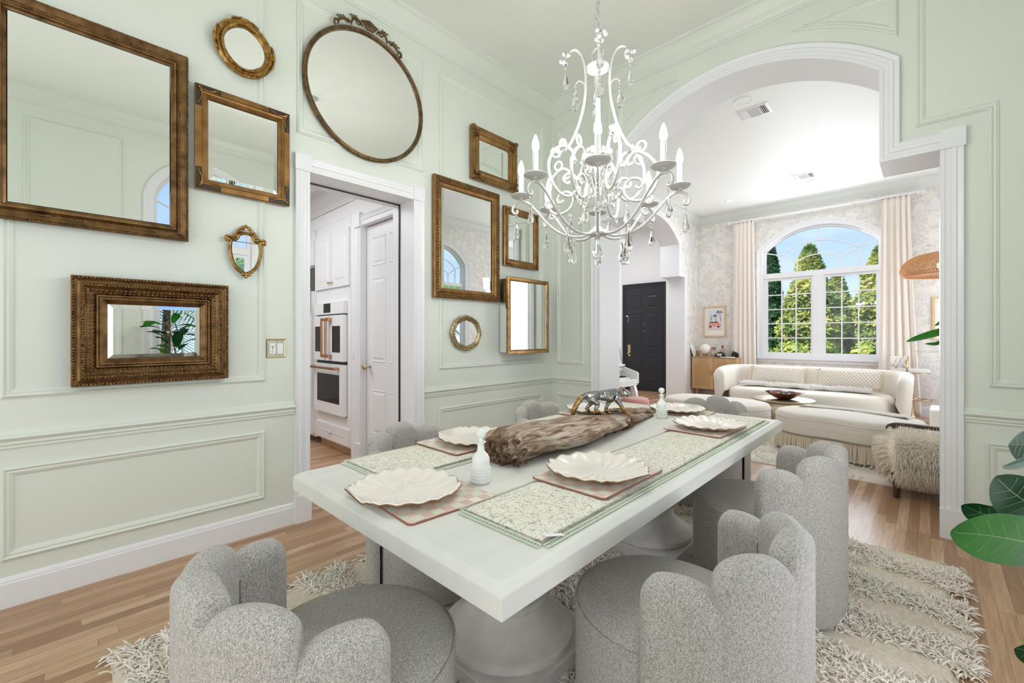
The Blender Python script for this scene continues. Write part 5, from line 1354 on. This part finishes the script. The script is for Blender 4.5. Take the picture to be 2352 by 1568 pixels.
pp = thing('potted_fiddle_leaf', 'potted fiddle leaf plant on the tall glass table', 'plant', (.40, 8.72, 1.101))
MB().lathe([(0, 0), (.085, 0), (.11, .16), (.10, .165), (.095, .15), (0, .145)], 28).build('pot', M['milk'], pp, smooth=True, auto=40)
MB().tube([(0, 0, .14), (-.02, 0, .25), (-.06, 0, .42)], .012, 8).build('stem', M['stem'], pp)
for q, sd, w_ in ((((-.05, 0, .30), (-.25, 0, .27), (-.45, -.02, .20), (-.66, -.02, .13)), (0, .8, .5), .10), (((-.04, 0, .36), (-.2, .05, .42), (-.36, .08, .36)), (0, .9, .3), .12),
                  (((-.05, 0, .24), (-.18, -.05, .20), (-.33, -.08, .10), (-.46, -.1, .10)), (0, .8, .4), .06), (((-.04, 0, .2), (-.13, .0, .12), (-.24, 0, -.02), (-.30, 0, .0)), (0, .8, .4), .06), (((0, 0, .4), (.1, 0, .5), (.25, 0, .5)), (0, 1, 0), .12)):
    leaf('leaf', (q, sd), w_, M['ficus'], pp, .25, vein=False)
# --- woven pendant on an arm
o = thing('arc_floor_lamp', 'woven rattan dome lamp hanging from a slim metal arm', 'lamp', (.62, 8.30, 0))
def shade(): 
    m = MB(); R_ = .50; prof = [(.07, .30), (.20, .292), (.33, .262), (.42, .21), (.475, .14), (.50, .06), (.49, .0), (.46, -.02)]
    q = catmull([Vector((r, 0, z)) for r, z in prof], 7); nq = len(q)
    for s_ in (1, -1):
        for k in range(84):
            a0 = 2*pi*k/84; pts = []
            for i in range(nq):
                a = a0+s_*1.1*i/nq; r = q[i].x+(.003 if s_ > 0 else -.003); pts.append((r*cos(a), r*sin(a), q[i].z))
            m.tube(pts, .0052, 4)
    for r, z in ((.46, -.02), (.495, .02), (.07, .30)): m.tube([(r*cos(2*pi*i/48), r*sin(2*pi*i/48), z) for i in range(48)], .008, 5, closed=True)
    return m
sh_ = shade(); SX, SY, SZ = -.45, .35, 2.20
sh_.xf(Matrix.Translation((SX, SY, SZ))).build('woven_shade', M['rattan'], o, smooth=True)
MB().ball((SX-.06, SY, SZ+.12), .05, 12, 10).build('bulb', M['lampbulb'], o, smooth=True)
m = MB().tube([(SX, SY, SZ+.33), (SX, SY, SZ+.42)], .010, 8); m.tube([(SX, SY, SZ+.41), (SX+.2, SY-.06, SZ+.45), (.0, 0, SZ+.40), (.15, 0, SZ+.2), (.18, 0, 1.2), (.18, 0, .03)], .012, 8); m.tube([(SX-.06, SY, SZ+.15), (SX, SY, SZ+.34)], .006, 6); m.build('metal_arm', M['chrome'], o, smooth=True)
MB().lathe([(0, 0), (.19, 0), (.19, .025), (.03, .035), (0, .035)], 36, (.18, 0, 0)).build('base', M['dark_wood'], o, smooth=True, auto=40)

# --- curtains and rod
def curtain(label, x0t, x1t, x0b, x1b, folds, y0):
    o = thing('curtain', label, 'curtain', ((x0t+x1t)/2, y0, 0), 0, 'linen curtains')
    c = (x0t+x1t)/2
    def fn(u, v):
        z = .015+3.625*(1-v); k = v**1.5; a = x0t+(x1t-x0t)*u; b_ = x0b+(x1b-x0b)*u; X = a+(b_-a)*k
        Y = .030*sin(u*folds*2*pi)*(.75+.25*v)+.010*sin(u*folds*4.3*pi+v*2)
        if v < .03: Y *= .75
        return (X-c, Y, z)
    MB().grid(fn, folds*18, 40).build('drape', M['curtain'], o, smooth=True, solid=.004)
    b = MB()
    for k in range(folds):
        b.box((x0t+(x1t-x0t)*(k+.5)/folds-c-.012, -.04, 3.58), (x0t+(x1t-x0t)*(k+.5)/folds-c+.012, -.02, 3.66)) if False else None
        xx = x0t+(x1t-x0t)*(k+.5)/folds-c; b.tube([(xx, .022*cos(t), 3.655+.022*sin(t)+.0) for t in [2*pi*i/12 for i in range(12)]], .003, 5, closed=True)
    b.build('curtain_ring', M['trim'], o)
curtain('left linen curtain beside the arched window', -2.93, -2.55, -2.98, -2.50, 5, YF-.14)
curtain('right linen curtain beside the bar stool', -.60, -.24, -.66, -.10, 5, YF-.14)
o = thing('curtain_rod', 'long white curtain rod across the arched window', 'curtain rod', (-1.55, YF-.14, 3.655))
MB().tube([(-1.46, 0, 0), (1.44, 0, 0)], .021, 14).build('rod', M['trim'], o, smooth=True, auto=40)
for s_, X in ((-1, -1.48), (1, 1.46)):
    m = MB().ball((X, 0, 0), .042, 14, 10); m.build('finial', M['trim'], o, smooth=True)
    MB().box((X-s_*.06-.012, .0, -.03), (X-s_*.06+.012, .138, .0)).build('bracket', M['trim'], o)
# --- picture frames
def frame_pic(name, label, cx, cz_, w_, h_):
    o = thing(name, label, 'picture', (cx, YF, cz_)); to = lambda a, b, h: (a, -h, b)
    MB().ring(rect(-w_/2, -h_/2, w_/2, h_/2), [(0, 0), (0, .03), (-.03, .03), (-.03, .012)], to).build('frame', M['pine'], o)
    MB().box(to(-w_/2+.028, -h_/2+.028, .004), to(w_/2-.028, h_/2-.028, .012)).build('mat_board', M['paper'], o)
    return o, to
o, to = frame_pic('framed_print', 'pale framed print of a pink car under palm trees, above the rattan cabinet', -3.355, 1.63, .46, .66)
fl = lambda pts, h: MB().prism(pts, to, .012, h)
fl(rect(-.15, -.19, .15, .24), .0125).build('print_sky', mat('pale_lilac_print', srgb(226, 224, 232), .8), o)
fl(rect(-.15, -.19, .15, -.125), .0128).build('print_street', mat('pale_rose_print', srgb(232, 208, 206), .8), o)
fl([(-.13, -.115), (.125, -.115), (.13, -.07), (.12, -.035), (.09, -.03), (.075, .0), (-.10, .0), (-.115, -.04), (-.13, -.06)], .0132).build('print_car', M['pink'], o)
m = MB(); m.prism(rect(-.095, -.03, -.02, -.006), to, .0132, .0136); m.prism(rect(-.012, -.03, .065, -.006), to, .0132, .0136)
for a in (-.085, .075): m.prism(ell(a, -.115, .022, .026, 20), to, .0132, .0138)
m.build('print_car_detail', M['ink'], o)
m = MB(); m.prism(rect(-.09, .02, -.05, .13), to, .0126, .0129); m.build('print_shutter', M['mint'], o)
m = MB()
for bx_, tx_, tz_, r in ((.03, .01, .12, .04), (.13, .10, .19, .07)):
    m.prism([(bx_-.006, 0), (bx_+.006, 0), (tx_+.004, tz_), (tx_-.004, tz_)], to, .0126, .013)
    for k in range(7):
        a = radians(-30+k*40); m.prism([(tx_, tz_), (tx_+r*cos(a)-.006, tz_+r*sin(a)*.8), (tx_+r*1.1*cos(a), tz_+r*sin(a)*.8-.012), (tx_+r*.5*cos(a)+.006, tz_+r*.45*sin(a)+.010)], to, .0126, .013)
m.build('print_palm', M['ink'], o)
o, to = frame_pic('framed_picture', 'pale framed picture mostly hidden behind the right archway jamb', .27, 1.60, .50, .70)
m = MB(); m.prism(rect(-.15, -.05, .12, .0), to, .012, .0125); m.prism(rect(-.13, .02, -.11, .08), to, .012, .0125); m.build('print_mark', M['ink'], o)

# --- rattan cabinet and the things on it
o = thing('rattan_cabinet', 'light oak cabinet with arched rattan doors in the corner', 'cabinet', (-3.24, 9.56, 0))
to = lambda a, b, h: (a, -h, b)
cw, ct, cb_ = .445, .86, .20
b = MB(); b.box((-cw, -.19, cb_), (cw, .19, ct)); b.build('carcass', M['oak'], o, bevel=.008)
MB().box((-cw-.008, -.20, ct), (cw+.008, .20, ct+.018)).build('top', M['oak'], o, bevel=.004)
m = mat('woven_cane', srgb(206, 170, 122), .7); t, p, Lk = nodes(m); v = coords(t, (1, 1, 1))
w1 = N(t, 'ShaderNodeTexWave', Scale=26.0, bands_direction='X'); w2 = N(t, 'ShaderNodeTexWave', Scale=26.0, bands_direction='Z'); Lk(v, w1.inputs['Vector']); Lk(v, w2.inputs['Vector'])
q_ = math_(t, 'MULTIPLY', w1.outputs['Fac'], w2.outputs['Fac']); Lk(ramp(t, q_, [(.1, srgb(170, 130, 86)), (.5, srgb(216, 182, 136))]), p.inputs['Base Color']); M['cane'] = m
for a0, a1, ks in ((-cw+.012, -.004, -.03), (.004, cw-.08, .03)):
    dr = MB().box(to(a0, cb_+.012, .19), to(a1, ct-.012, .205)).build('door', M['oak'], o, bevel=.002)
    cxx = (a0+a1)/2; hw = (a1-a0)/2-.05; pth = [(cxx+hw, cb_+.06), (cxx+hw, ct-.05-hw)]+[(cxx+hw*cos(pi*i/16), ct-.05-hw+hw*sin(pi*i/16)) for i in range(1, 16)]+[(cxx-hw, ct-.05-hw), (cxx-hw, cb_+.06)]
    MB().prism(pth, to, .2045, .2065).build('cane_panel', M['cane'], dr)
    MB().ring(pth, [(0, .2045), (0, .209), (-.008, .209), (-.008, .2045)], to).build('arch_bead', M['oak'], dr)
    MB().tube([to(ks, .50, .205), to(ks, .50, .222), to(ks, .60, .222), to(ks, .60, .205)], .006, 6).build('door_pull', M['brass'], dr)
for a, b_ in ((-.36, -.13), (.36, -.13), (-.36, .13), (.36, .13)): MB().lathe([(.014, 0), (.022, cb_)], 12, (a, b_, .001)).build('leg', M['oak'], o, smooth=True, auto=40)
ZCB = .8795
o = thing('globe_lamp', 'white glass globe lamp on the rattan cabinet', 'lamp', (-3.46, 9.52, ZCB))
MB().lathe([(0, 0), (.06, 0), (.065, .01), (.05, .03), (.06, .045), (0, .045)], 24).build('base', M['brass'], o, smooth=True, auto=40)
MB().ball((0, 0, .155), .118, 24, 18).build('globe', M['opal'], o, smooth=True)
o = thing('leaning_book', 'slim gold edged book leaning beside the globe lamp', 'book', (-3.635, 9.45, ZCB))
MB().box((-.012, -.09, 0), (.012, .09, .24)).xf(Matrix.Rotation(radians(-20), 4, 'Y')).xf(Matrix.Translation((0, 0, .005))).build('cover', M['paper'], o)
MB().box((-.016, -.092, -.0), (-.012, .092, .245)).xf(Matrix.Rotation(radians(-20), 4, 'Y')).xf(Matrix.Translation((0, 0, .006))).build('spine', M['gold'], o)
m = MB(); random.seed(2)
for k in range(12): m.ball((random.uniform(-.03, .03), random.uniform(-.02, .02), .035+k*.009), random.uniform(.016, .026), 6, 5, (1, 1, .8))
tag(m.build('gold_figurine', M['gold'], None, loc=(-3.560, 9.37, ZCB-.012)), 'small gold flower ornament in front of the globe lamp', 'ornament')
o = thing('angel_figurine', 'small reddish haired figurine between the globe lamp and the cap', 'figurine', (-3.285, 9.50, ZCB))
MB().lathe([(0, 0), (.055, 0), (.05, .07), (.035, .12), (.012, .135), (0, .14)], 18).build('robe', noisy('mottled_pewter', srgb(196, 186, 176), srgb(150, 138, 130), 40, rough=.6), o, smooth=True)
MB().ball((0, 0, .160), .032, 12, 10).build('head', mat('painted_face', srgb(232, 200, 180), .6), o, smooth=True)
MB().ball((0, .006, .170), .038, 12, 10, (1.15, 1, .9)).build('hair', mat('auburn_paint', srgb(140, 74, 54), .6), o, smooth=True)
o = thing('baseball_cap', 'black baseball cap with a small white and red patch', 'cap', (-3.13, 9.46, ZCB))
def dome(u, v):
    a = 2*pi*u; q = v*pi/2; return (.095*cos(a)*cos(q), .105*sin(a)*cos(q), .004+.105*sin(q)**.8)
m = MB().grid(dome, 32, 12, cu=True); m.f.append(tuple(i*12 for i in range(32))[::-1]); m.build('crown', M['felt'], o, smooth=True)
m = MB().grid(lambda u, v: (.05+.14*v, -.02+.085*(u*2-1)*(1-v*.35), .006+.012*(1-(u*2-1)**2)*v), 12, 8); m.build('visor', M['felt'], o, smooth=True, solid=.005)
m = MB().grid(lambda u, v: ((u-.5)*.085, -.104+.012*((u-.5)*2)**2+.016*v-.004, .030+.042*v), 8, 4); pt_ = m.build('patch', M['paper'], o, solid=.002)
m = MB()
for k, (a, b_) in enumerate(((-.030, .012), (-.014, .010), (.004, .012), (.020, .011))): m.add([(a, -.112+.0110*((b_+.031)/.042)*.4, .040), (a+.011, -.112+.0110*.35, .040), (a+.012, -.1065, .061), (a+.002, -.1065, .063)], [(0, 1, 2, 3)])
m.build('patch_lettering', M['red'], o, solid=.001)
o = thing('liqueur_decanter', 'clear cut glass bottle with a red top behind the cap', 'bottle', (-3.15, 9.64, ZCB))
MB().lathe([(0, 0), (.045, 0), (.047, .12), (.02, .15), (.016, .18), (0, .18)], 16).build('bottle_glass', M['clear'], o)
MB().lathe([(0, .18), (.02, .18), (.026, .20), (.014, .215), (.026, .235), (0, .24)], 8).build('red_stopper', M['red'], o)
for i, X in enumerate((-3.01, -2.925)):
    ob = MB().lathe([(0, 0), (.036, 0), (.038, .13), (.035, .13), (.033, .008), (0, .008)], 20).build('glass_tumbler', M['clear'], None, smooth=True, auto=40, loc=(X, 9.63, ZCB))
    tag(ob, ('clear glass tumbler beside the red topped bottle', 'clear glass tumbler behind the black camera')[i], 'glass', 'tumblers on the cabinet')
o = thing('magazine', 'open pale magazine lying at the front of the cabinet top', 'magazine', (-2.985, 9.43, ZCB), radians(8))
MB().box((-.13, -.07, 0), (.13, .06, .012)).build('pages', M['paper'], o); MB().box((-.09, -.05, .012), (.02, .03, .0125)).build('cover_picture', M['bowl'], o)
o = thing('camera', 'small black camera on the right end of the cabinet', 'camera', (-2.875, 9.54, ZCB))
MB().box((-.065, -.03, 0), (.065, .03, .085)).build('body', M['black'], o, bevel=.006)
MB().lathe([(0, 0), (.032, 0), (.032, .035), (.026, .035), (.024, .03), (0, .03)], 20).xf(Matrix.Rotation(radians(90), 4, 'X')).xf(Matrix.Translation((.0, -.03, .042))).build('lens', M['oven_glass'], o, smooth=True, auto=40)
MB().box((-.035, -.02, .085), (.03, .02, .108)).build('viewfinder', M['black'], o, bevel=.004)

# --- piano, its poster and the pink stool
o = thing('upright_piano', 'white spinet piano against the left wall, partly hidden by the archway', 'piano', (-3.41, 5.16, 0))
MB().box((-.29, -.70, .02), (.035, .72, .865)).build('case', M['oven_white'], o, bevel=.006)
MB().box((-.30, -.73, .865), (.085, .75, .892)).build('lid', M['oven_white'], o, bevel=.006)
MB().box((-.03, -.70, .595), (.305, .72, .685)).build('keybed', M['oven_white'], o, bevel=.005)
m = MB().box((.0, -.70, .685), (.045, .71, .80)); m.box((.0, -.70, .80), (.07, .71, .83)); m.build('fallboard', M['oven_white'], o, bevel=.004)
for y_ in (-.74, .71): MB().prism([(-.03, .62), (.31, .62), (.31, .765), (.285, .79), (.09, .850), (-.03, .862)], lambda a, b, h: (a, h, b), y_, y_+.04).build('cheek', M['oven_white'], o, bevel=.003)
MB().box((.05, -.66, .685), (.21, .70, .705)).build('white_keys', M['paper'], o)
m = MB()
for i in range(35):
    if i % 7 in (2, 6): continue
    y_ = -.64+i*.0385+.02; m.box((.05, y_, .705), (.145, y_+.015, .718))
m.build('black_keys', M['black'], o)
for y_ in (-.68, .70):
    q = catmull([Vector(p) for p in ((.23, y_, .60), (.275, y_, .45), (.285, y_, .28), (.245, y_, .10), (.225, y_, .001))], 5)
    m = MB(); n = len(q); vs = []
    for i, p_ in enumerate(q):
        w_ = .038-.018*i/n; vs += [(p_.x-w_, y_-.03, p_.z), (p_.x+w_, y_-.03, p_.z), (p_.x+w_, y_+.03, p_.z), (p_.x-w_, y_+.03, p_.z)]
    m.add(vs, [(i*4+j, i*4+(j+1) % 4, (i+1)*4+(j+1) % 4, (i+1)*4+j) for i in range(n-1) for j in range(4)]+[(0, 1, 2, 3), tuple(range(4*n-4, 4*n))[::-1]])
    m.build('leg', M['oven_white'], o, smooth=True, auto=40)
o = thing('poster', 'white poster with black swirls leaning on the piano', 'poster', (-3.385, 5.585, .893))
T_ = Matrix.Rotation(radians(-9), 4, 'Y')
MB().box((0, -.28, .0), (.012, .28, .46)).xf(T_).xf(Matrix.Translation((.02, 0, .003))).build('board', M['paper'], o)
m = MB()
for k in range(5):
    y0, z0 = -.20+.10*k, .12+.06*(k % 3); m.tube([(.0145, y0+.05*sin(t*1.7), z0+.025*t+.03*cos(t*2.3)) for t in [i*.4 for i in range(18)]], .005, 4)
m.tube([(.0145, .265, .02), (.0145, .265, .44), (.0145, -.265, .44)], .004, 4)
m.xf(T_).xf(Matrix.Translation((.02, 0, .003))).build('swirl_print', M['black'], o)
o = thing('pink_stool', 'round pink velvet stool under the piano', 'stool', (-3.00, 5.60, 0))
m = MB(); vs = []
for i in range(96):
    a = 2*pi*i/96; r = .19*(1+.02*cos(24*a)); vs.append((r, a))
pr = [(1, .02), (1.0, .36), (.99, .42), (.9, .445), (.5, .455), (.001, .46)]
m.add([(r*(k if k > .95 else k*.19/r)*cos(a), r*(k if k > .95 else k*.19/r)*sin(a), z) for r, a in vs for k, z in pr], [(i*6+j, ((i+1) % 96)*6+j, ((i+1) % 96)*6+j+1, i*6+j+1) for i in range(96) for j in range(5)]+[tuple(i*6 for i in range(96))[::-1]])
m.build('velvet_seat', M['pinkvelvet'], o, smooth=True, auto=50)
MB().lathe([(0, .0), (.17, .0), (.17, .022), (0, .022)], 32).build('base', M['brass'], o)
# --- ceiling fittings
def vent(label, cx, cy, w_=.33, d_=.29):
    o = thing('ceiling_vent', label, 'vent', (cx, cy, ZCL), 0, 'ceiling vents')
    MB().ring(rect(-w_/2, -d_/2, w_/2, d_/2), [(0, 0), (0, -.006), (-.035, -.010), (-.035, 0)], lambda a, b, h: (a, b, h)).build('vent_frame', M['trim'], o)
    MB().box((-w_/2+.03, -d_/2+.03, -.002), (w_/2-.03, d_/2-.03, -.0005)).build('vent_opening', M['black'], o)
    m = MB(); iw, idp = w_/2-.035, d_/2-.035
    for k in range(8): y_ = -idp+2*idp*(k+.2)/8; m.add([(-iw*.45, y_, -.003), (iw*.45, y_, -.003), (iw*.45, y_+.02, -.014), (-iw*.45, y_+.02, -.014)], [(0, 1, 2, 3)])
    for s_ in (-1, 1):
        for k in range(3): x_ = s_*(iw*.52+iw*.48*k/3); m.add([(x_, -idp, -.003), (x_, idp, -.003), (x_+s_*.017, idp, -.014), (x_+s_*.017, -idp, -.014)], [(0, 1, 2, 3)])
        m.box((s_*iw*.47-.004, -idp, -.014), (s_*iw*.47+.004, idp, -.003))
    m.build('vent_slat', M['trim'], o, fix=False, solid=.001)
vent('nearer square air vent in the white sitting room ceiling', -1.47, 5.57); vent('farther square air vent in the white sitting room ceiling', -1.49, 8.37)
o = thing('recessed_light', 'lit round recessed light in the sitting room ceiling', 'ceiling light', (-2.79, 8.93, ZCL))
MB().lathe([(.055, 0), (.055, -.004), (.078, -.006), (.085, -.001)], 32, cap=False).build('trim_ring', M['trim'], o, smooth=True)
MB().lathe([(0, -.002), (.056, -.002), (.056, -.003), (0, -.003)], 28).build('lamp_lens', M['lamp'], o)
for lb, x_, y_ in (('round white ceiling speaker ring beside the nearer vent', -1.49, 5.22), ('round white ceiling speaker ring beyond the farther vent', -1.42, 8.75)):
    o = thing('ceiling_speaker', lb, 'speaker', (x_, y_, ZCL)); MB().lathe([(0, -.004), (.075, -.004), (.085, -.010), (.09, 0), (0, 0)], 36).build('grille', M['ceil_w'], o, smooth=True, auto=30)

# ================================================================== FOREGROUND PLANT
import numpy as _np
def pix(u, v, d):
    k = (u-1176)/996; F = Vector((-sin(radians(44)), cos(radians(44)), 0)); R = Vector((cos(radians(44)), sin(radians(44)), 0))
    return F*d+R*(k*d)+Vector((0, 0, 1.32-(v-771)*d/996))
PL = Vector((.42, 1.02, 0))
pl = thing('potted_ficus', 'broad leaved green ficus reaching in at the right edge', 'plant', tuple(PL))
MB().lathe([(0, 0), (.15, 0), (.19, .30), (.20, .32), (.185, .33), (.175, .30), (0, .29)], 40).build('pot', M['milk'], pl, smooth=True, auto=40)
MB().lathe([(0, .295), (.175, .30), (0, .303)], 24).build('soil', M['bark'], pl)
trunk = catmull([Vector(p) for p in ((0, 0, .29), (.02, .01, .6), (-.02, -.02, .95), (.03, -.06, 1.25), (.02, -.12, 1.5))], 8)
MB().tube(trunk, [.014-.008*i/len(trunk) for i in range(len(trunk))], 8).build('trunk', M['stem'], pl, smooth=True)
def vis(pts, side, w_, mt, cup=.15, wavy=.0):
    P = [pix(*q)-PL for q in pts]
    ob = leaf('leaf', (P, side), w_, mt, pl, cup, True, wavy)
    st = min(trunk, key=lambda q: (q-P[0]).length); MB().tube([P[0], P[0]*.6+st*.4+Vector((0, 0, .02)), st], .003, 5).build('leaf_stalk', M['stem'], ob, smooth=True)
    return ob
vis([(2440, 1262, .80), (2345, 1242, .78), (2260, 1228, .77), (2183, 1222, .765)], (-.15, -.35, 1), .047, M['ficus'], .12)
vis([(2400, 1215, .92), (2320, 1196, .93), (2260, 1180, .94), (2209, 1160, .95)], (0, -.4, 1), .032, M['ficus_d'], .2, .08)
vis([(2420, 1190, .88), (2370, 1160, .87), (2325, 1130, .87), (2286, 1094, .86)], (.6, 0, 1), .048, M['ficus_d'], .12)
vis([(2430, 1010, .86), (2380, 1018, .86), (2340, 1020, .86), (2316, 1022, .86)], (0, -.3, 1), .036, M['ficus_d'], .2)
vis([(2440, 1030, .80), (2390, 1040, .80), (2345, 1052, .79), (2303, 1070, .79)], (.2, -.8, .5), .030, M['ficus_d'], .35)
vis([(2420, 1262, .90), (2370, 1272, .90), (2315, 1275, .90), (2252, 1262, .90)], (0, -.8, .6), .028, M['ficus_d'], .2)
vis([(2480, 1500, .70), (2420, 1497, .70), (2370, 1493, .70), (2330, 1489, .70)], (0, -.4, 1), .028, M['ficus_d'], .2)
random.seed(77)
for k in range(34):
    t = .30+.70*k/34; b = trunk[int(t*(len(trunk)-1))]; a = k*2.4
    d = Vector((cos(a), sin(a), random.uniform(-.1, .7))); L_ = random.uniform(.17, .25)
    if d.x < 0: d.x *= .25
    d.normalize(); p0 = b+d*.08
    P = [p0, p0+d*L_*.35+Vector((0, 0, .015)), p0+d*L_*.7, p0+d*L_+Vector((0, 0, -.04))]
    wpos = P[-1]+PL
    if wpos.x < .1007*wpos.y+.07 or wpos.x > XR-.04 or any((q+PL).x > XR-.05 for q in P): continue
    ob = leaf('leaf', (P, Vector((-sin(a), cos(a), .2))), random.uniform(.04, .055), M['ficus_d' if k % 3 else 'ficus'], pl, .15, False)
    MB().tube([p0, b], .003, 5).build('leaf_stalk', M['stem'], ob)

# ================================================================== OUTDOORS
g = MB().box((-40, 10.0, -.5), (30, 60, -.35)); g.box((1.5, -12, -.5), (30, 10.0, -.35)); tag(struct(g.build('ground', M['grass'])), 'grass lawn outside the windows', 'ground')
def crown_tree(name, label, x_, y_, z0, H, R_, mt, n, lw, group, seed, power=.8, tier=0):
    random.seed(seed)
    o = thing(name, label, 'tree', (x_, y_, -.35), 0, group); m = MB()
    for k in range(n):
        t = random.random()**.9; zz = z0+(H-z0)*t; rr = R_*(1-t**1.6)**power*(1+.16*noise.noise(Vector((seed, zz*1.1, 3)))+.10*sin(zz*7+seed)); a = random.uniform(0, 2*pi)
        rr *= (.80+.25*random.random())*(1+.18*noise.noise(Vector((cos(a)*1.6, sin(a)*1.6, zz*1.3+seed))))
        p_ = Vector((rr*cos(a), rr*sin(a), zz)); n_ = Vector((cos(a), sin(a), random.uniform(.2, 1.2)))+Vector((random.gauss(0, .5), random.gauss(0, .5), random.gauss(0, .4))); n_.normalize()
        for j in range(5):
            an = j*1.256+random.random(); t1 = n_.orthogonal().normalized(); t2 = n_.cross(t1); d = (t1*cos(an)+t2*sin(an))*.9+n_*.55; d.normalize(); s_ = d.cross(n_).normalized(); ll = lw*random.uniform(.7, 1.25)
            b0 = p_; m.add([b0, b0+d*ll*.5+s_*ll*.20, b0+d*ll, b0+d*ll*.5-s_*ll*.20], [(0, 1, 2, 3)])
    m.build('foliage', mt, o, fix=False)
    MB().lathe([(.10, -.05), (.08, H*.5), (.02, H*.9)], 10).build('trunk', M['trunk'], o, smooth=True)
    # dense inner branches keep the crown opaque
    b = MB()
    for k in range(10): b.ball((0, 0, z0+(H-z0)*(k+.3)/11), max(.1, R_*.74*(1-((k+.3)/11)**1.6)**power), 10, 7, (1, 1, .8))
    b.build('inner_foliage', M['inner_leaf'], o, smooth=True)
    return o
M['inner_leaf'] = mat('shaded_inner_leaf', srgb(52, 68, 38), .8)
GT = 'trees outside the arched window'
crown_tree('magnolia_tree', 'tall pointed magnolia left of centre in the arched window', -2.42, 14.4, .3, 4.12, .88, M['magnolia'], 3000, .135, GT, 1)
crown_tree('magnolia_tree', 'shorter magnolia just right of the window centre bar', -2.10, 16.8, .3, 3.55, .72, M['magnolia'], 2300, .135, GT, 2)
crown_tree('magnolia_tree', 'tall magnolia at the right side of the arched window', -.98, 15.2, .3, 4.0, .82, M['magnolia'], 3000, .135, GT, 3)
crown_tree('cypress_tree', 'slim dark cypress at the left side of the arched window', -4.0, 17.2, .2, 4.75, .40, M['cypress'], 2200, .12, GT, 4, .7)
random.seed(51)
for i, x_ in enumerate((-4.6, -3.9, -3.2, -2.5, -1.8, -1.1, -.4, .3)):
    pos = ('leftmost low hedge shrub below the window', 'low hedge shrub second from the left below the window', 'low hedge shrub third from the left below the window', 'low hedge shrub left of the window centre bar', 'low hedge shrub right of the window centre bar', 'low hedge shrub third from the right below the window', 'low hedge shrub second from the right below the window', 'rightmost low hedge shrub below the window')[i]
    o = thing('hedge_shrub', 'yellow green '+pos, 'shrub', (x_, 12.6+.2*(i % 2), -.35), 0, 'hedge outside the window'); m = MB()
    for k in range(800):
        a = random.uniform(0, 2*pi); ph = random.uniform(-.2, 1.5); r = .37*random.uniform(.8, 1.0)
        p_ = Vector((r*cos(a)*cos(ph), r*sin(a)*cos(ph), .72+.75*sin(ph)*random.uniform(.8, 1.1))); n_ = Vector((cos(a), sin(a), 1))+Vector((random.gauss(0, .6), random.gauss(0, .6), 0)); n_.normalize(); t1 = n_.orthogonal().normalized(); t2 = n_.cross(t1); ll = random.uniform(.04, .07)
        m.add([p_+t1*ll*cos(q)+t2*ll*sin(q)*.8 for q in (0, 1.05, 2.1, 3.14, 4.2, 5.25)], [(0, 1, 2, 3, 4, 5)])
    m.build('foliage', M['hedge'], o, fix=False)
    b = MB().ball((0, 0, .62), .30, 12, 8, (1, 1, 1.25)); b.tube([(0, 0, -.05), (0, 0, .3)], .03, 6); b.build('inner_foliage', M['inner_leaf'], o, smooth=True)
# palms outside the side windows, seen in the mirrors
def palm(label, x_, y_, H, seed):
    random.seed(seed); o = thing('palm_tree', label, 'tree', (x_, y_, -.35), 0, 'palms seen in the mirrors')
    MB().tube([(0, 0, -.05), (.05, 0, H*.5), (.02, .05, H)], [.10, .085, .07], 10).build('trunk', M['trunk'], o, smooth=True); m = MB()
    for k in range(17):
        a = k*2.4; el = random.uniform(-.2, 1.1); L_ = random.uniform(1.2, 1.7); q = []
        for i in range(12):
            t = i/11; q.append(Vector((cos(a)*L_*t*cos(el), sin(a)*L_*t*cos(el), H+L_*t*sin(el)-.75*t*t)))
        m.tube(q, .010, 4)
        for i in range(1, 12):
            T = (q[i]-q[i-1]).normalized(); sd = T.cross(Vector((0, 0, 1))).normalized()
            for s_ in (-1, 1):
                for jj in (0, .5):
                    b0 = q[i]*(1-jj)+q[i-1]*jj; tip = b0+sd*s_*.42+T*.28+Vector((0, 0, -.14)); m.add([b0-T*.015, b0+T*.015, tip], [(0, 1, 2)])
    m.build('frond', M['palm'], o, fix=False)
palm('feathery palm outside the dining window, seen in the mirrors, nearer one', 2.9, 1.2, 2.2, 5); palm('feathery palm outside the dining window, seen in the mirrors, taller one', 4.4, 2.4, 3.0, 6); palm('feathery palm outside the sitting room side window, seen in the mirrors', 3.4, 6.1, 2.4, 7)
palm('feathery palm outside the dining window, seen in the mirrors, lowest one', 3.4, .1, 1.2, 8)
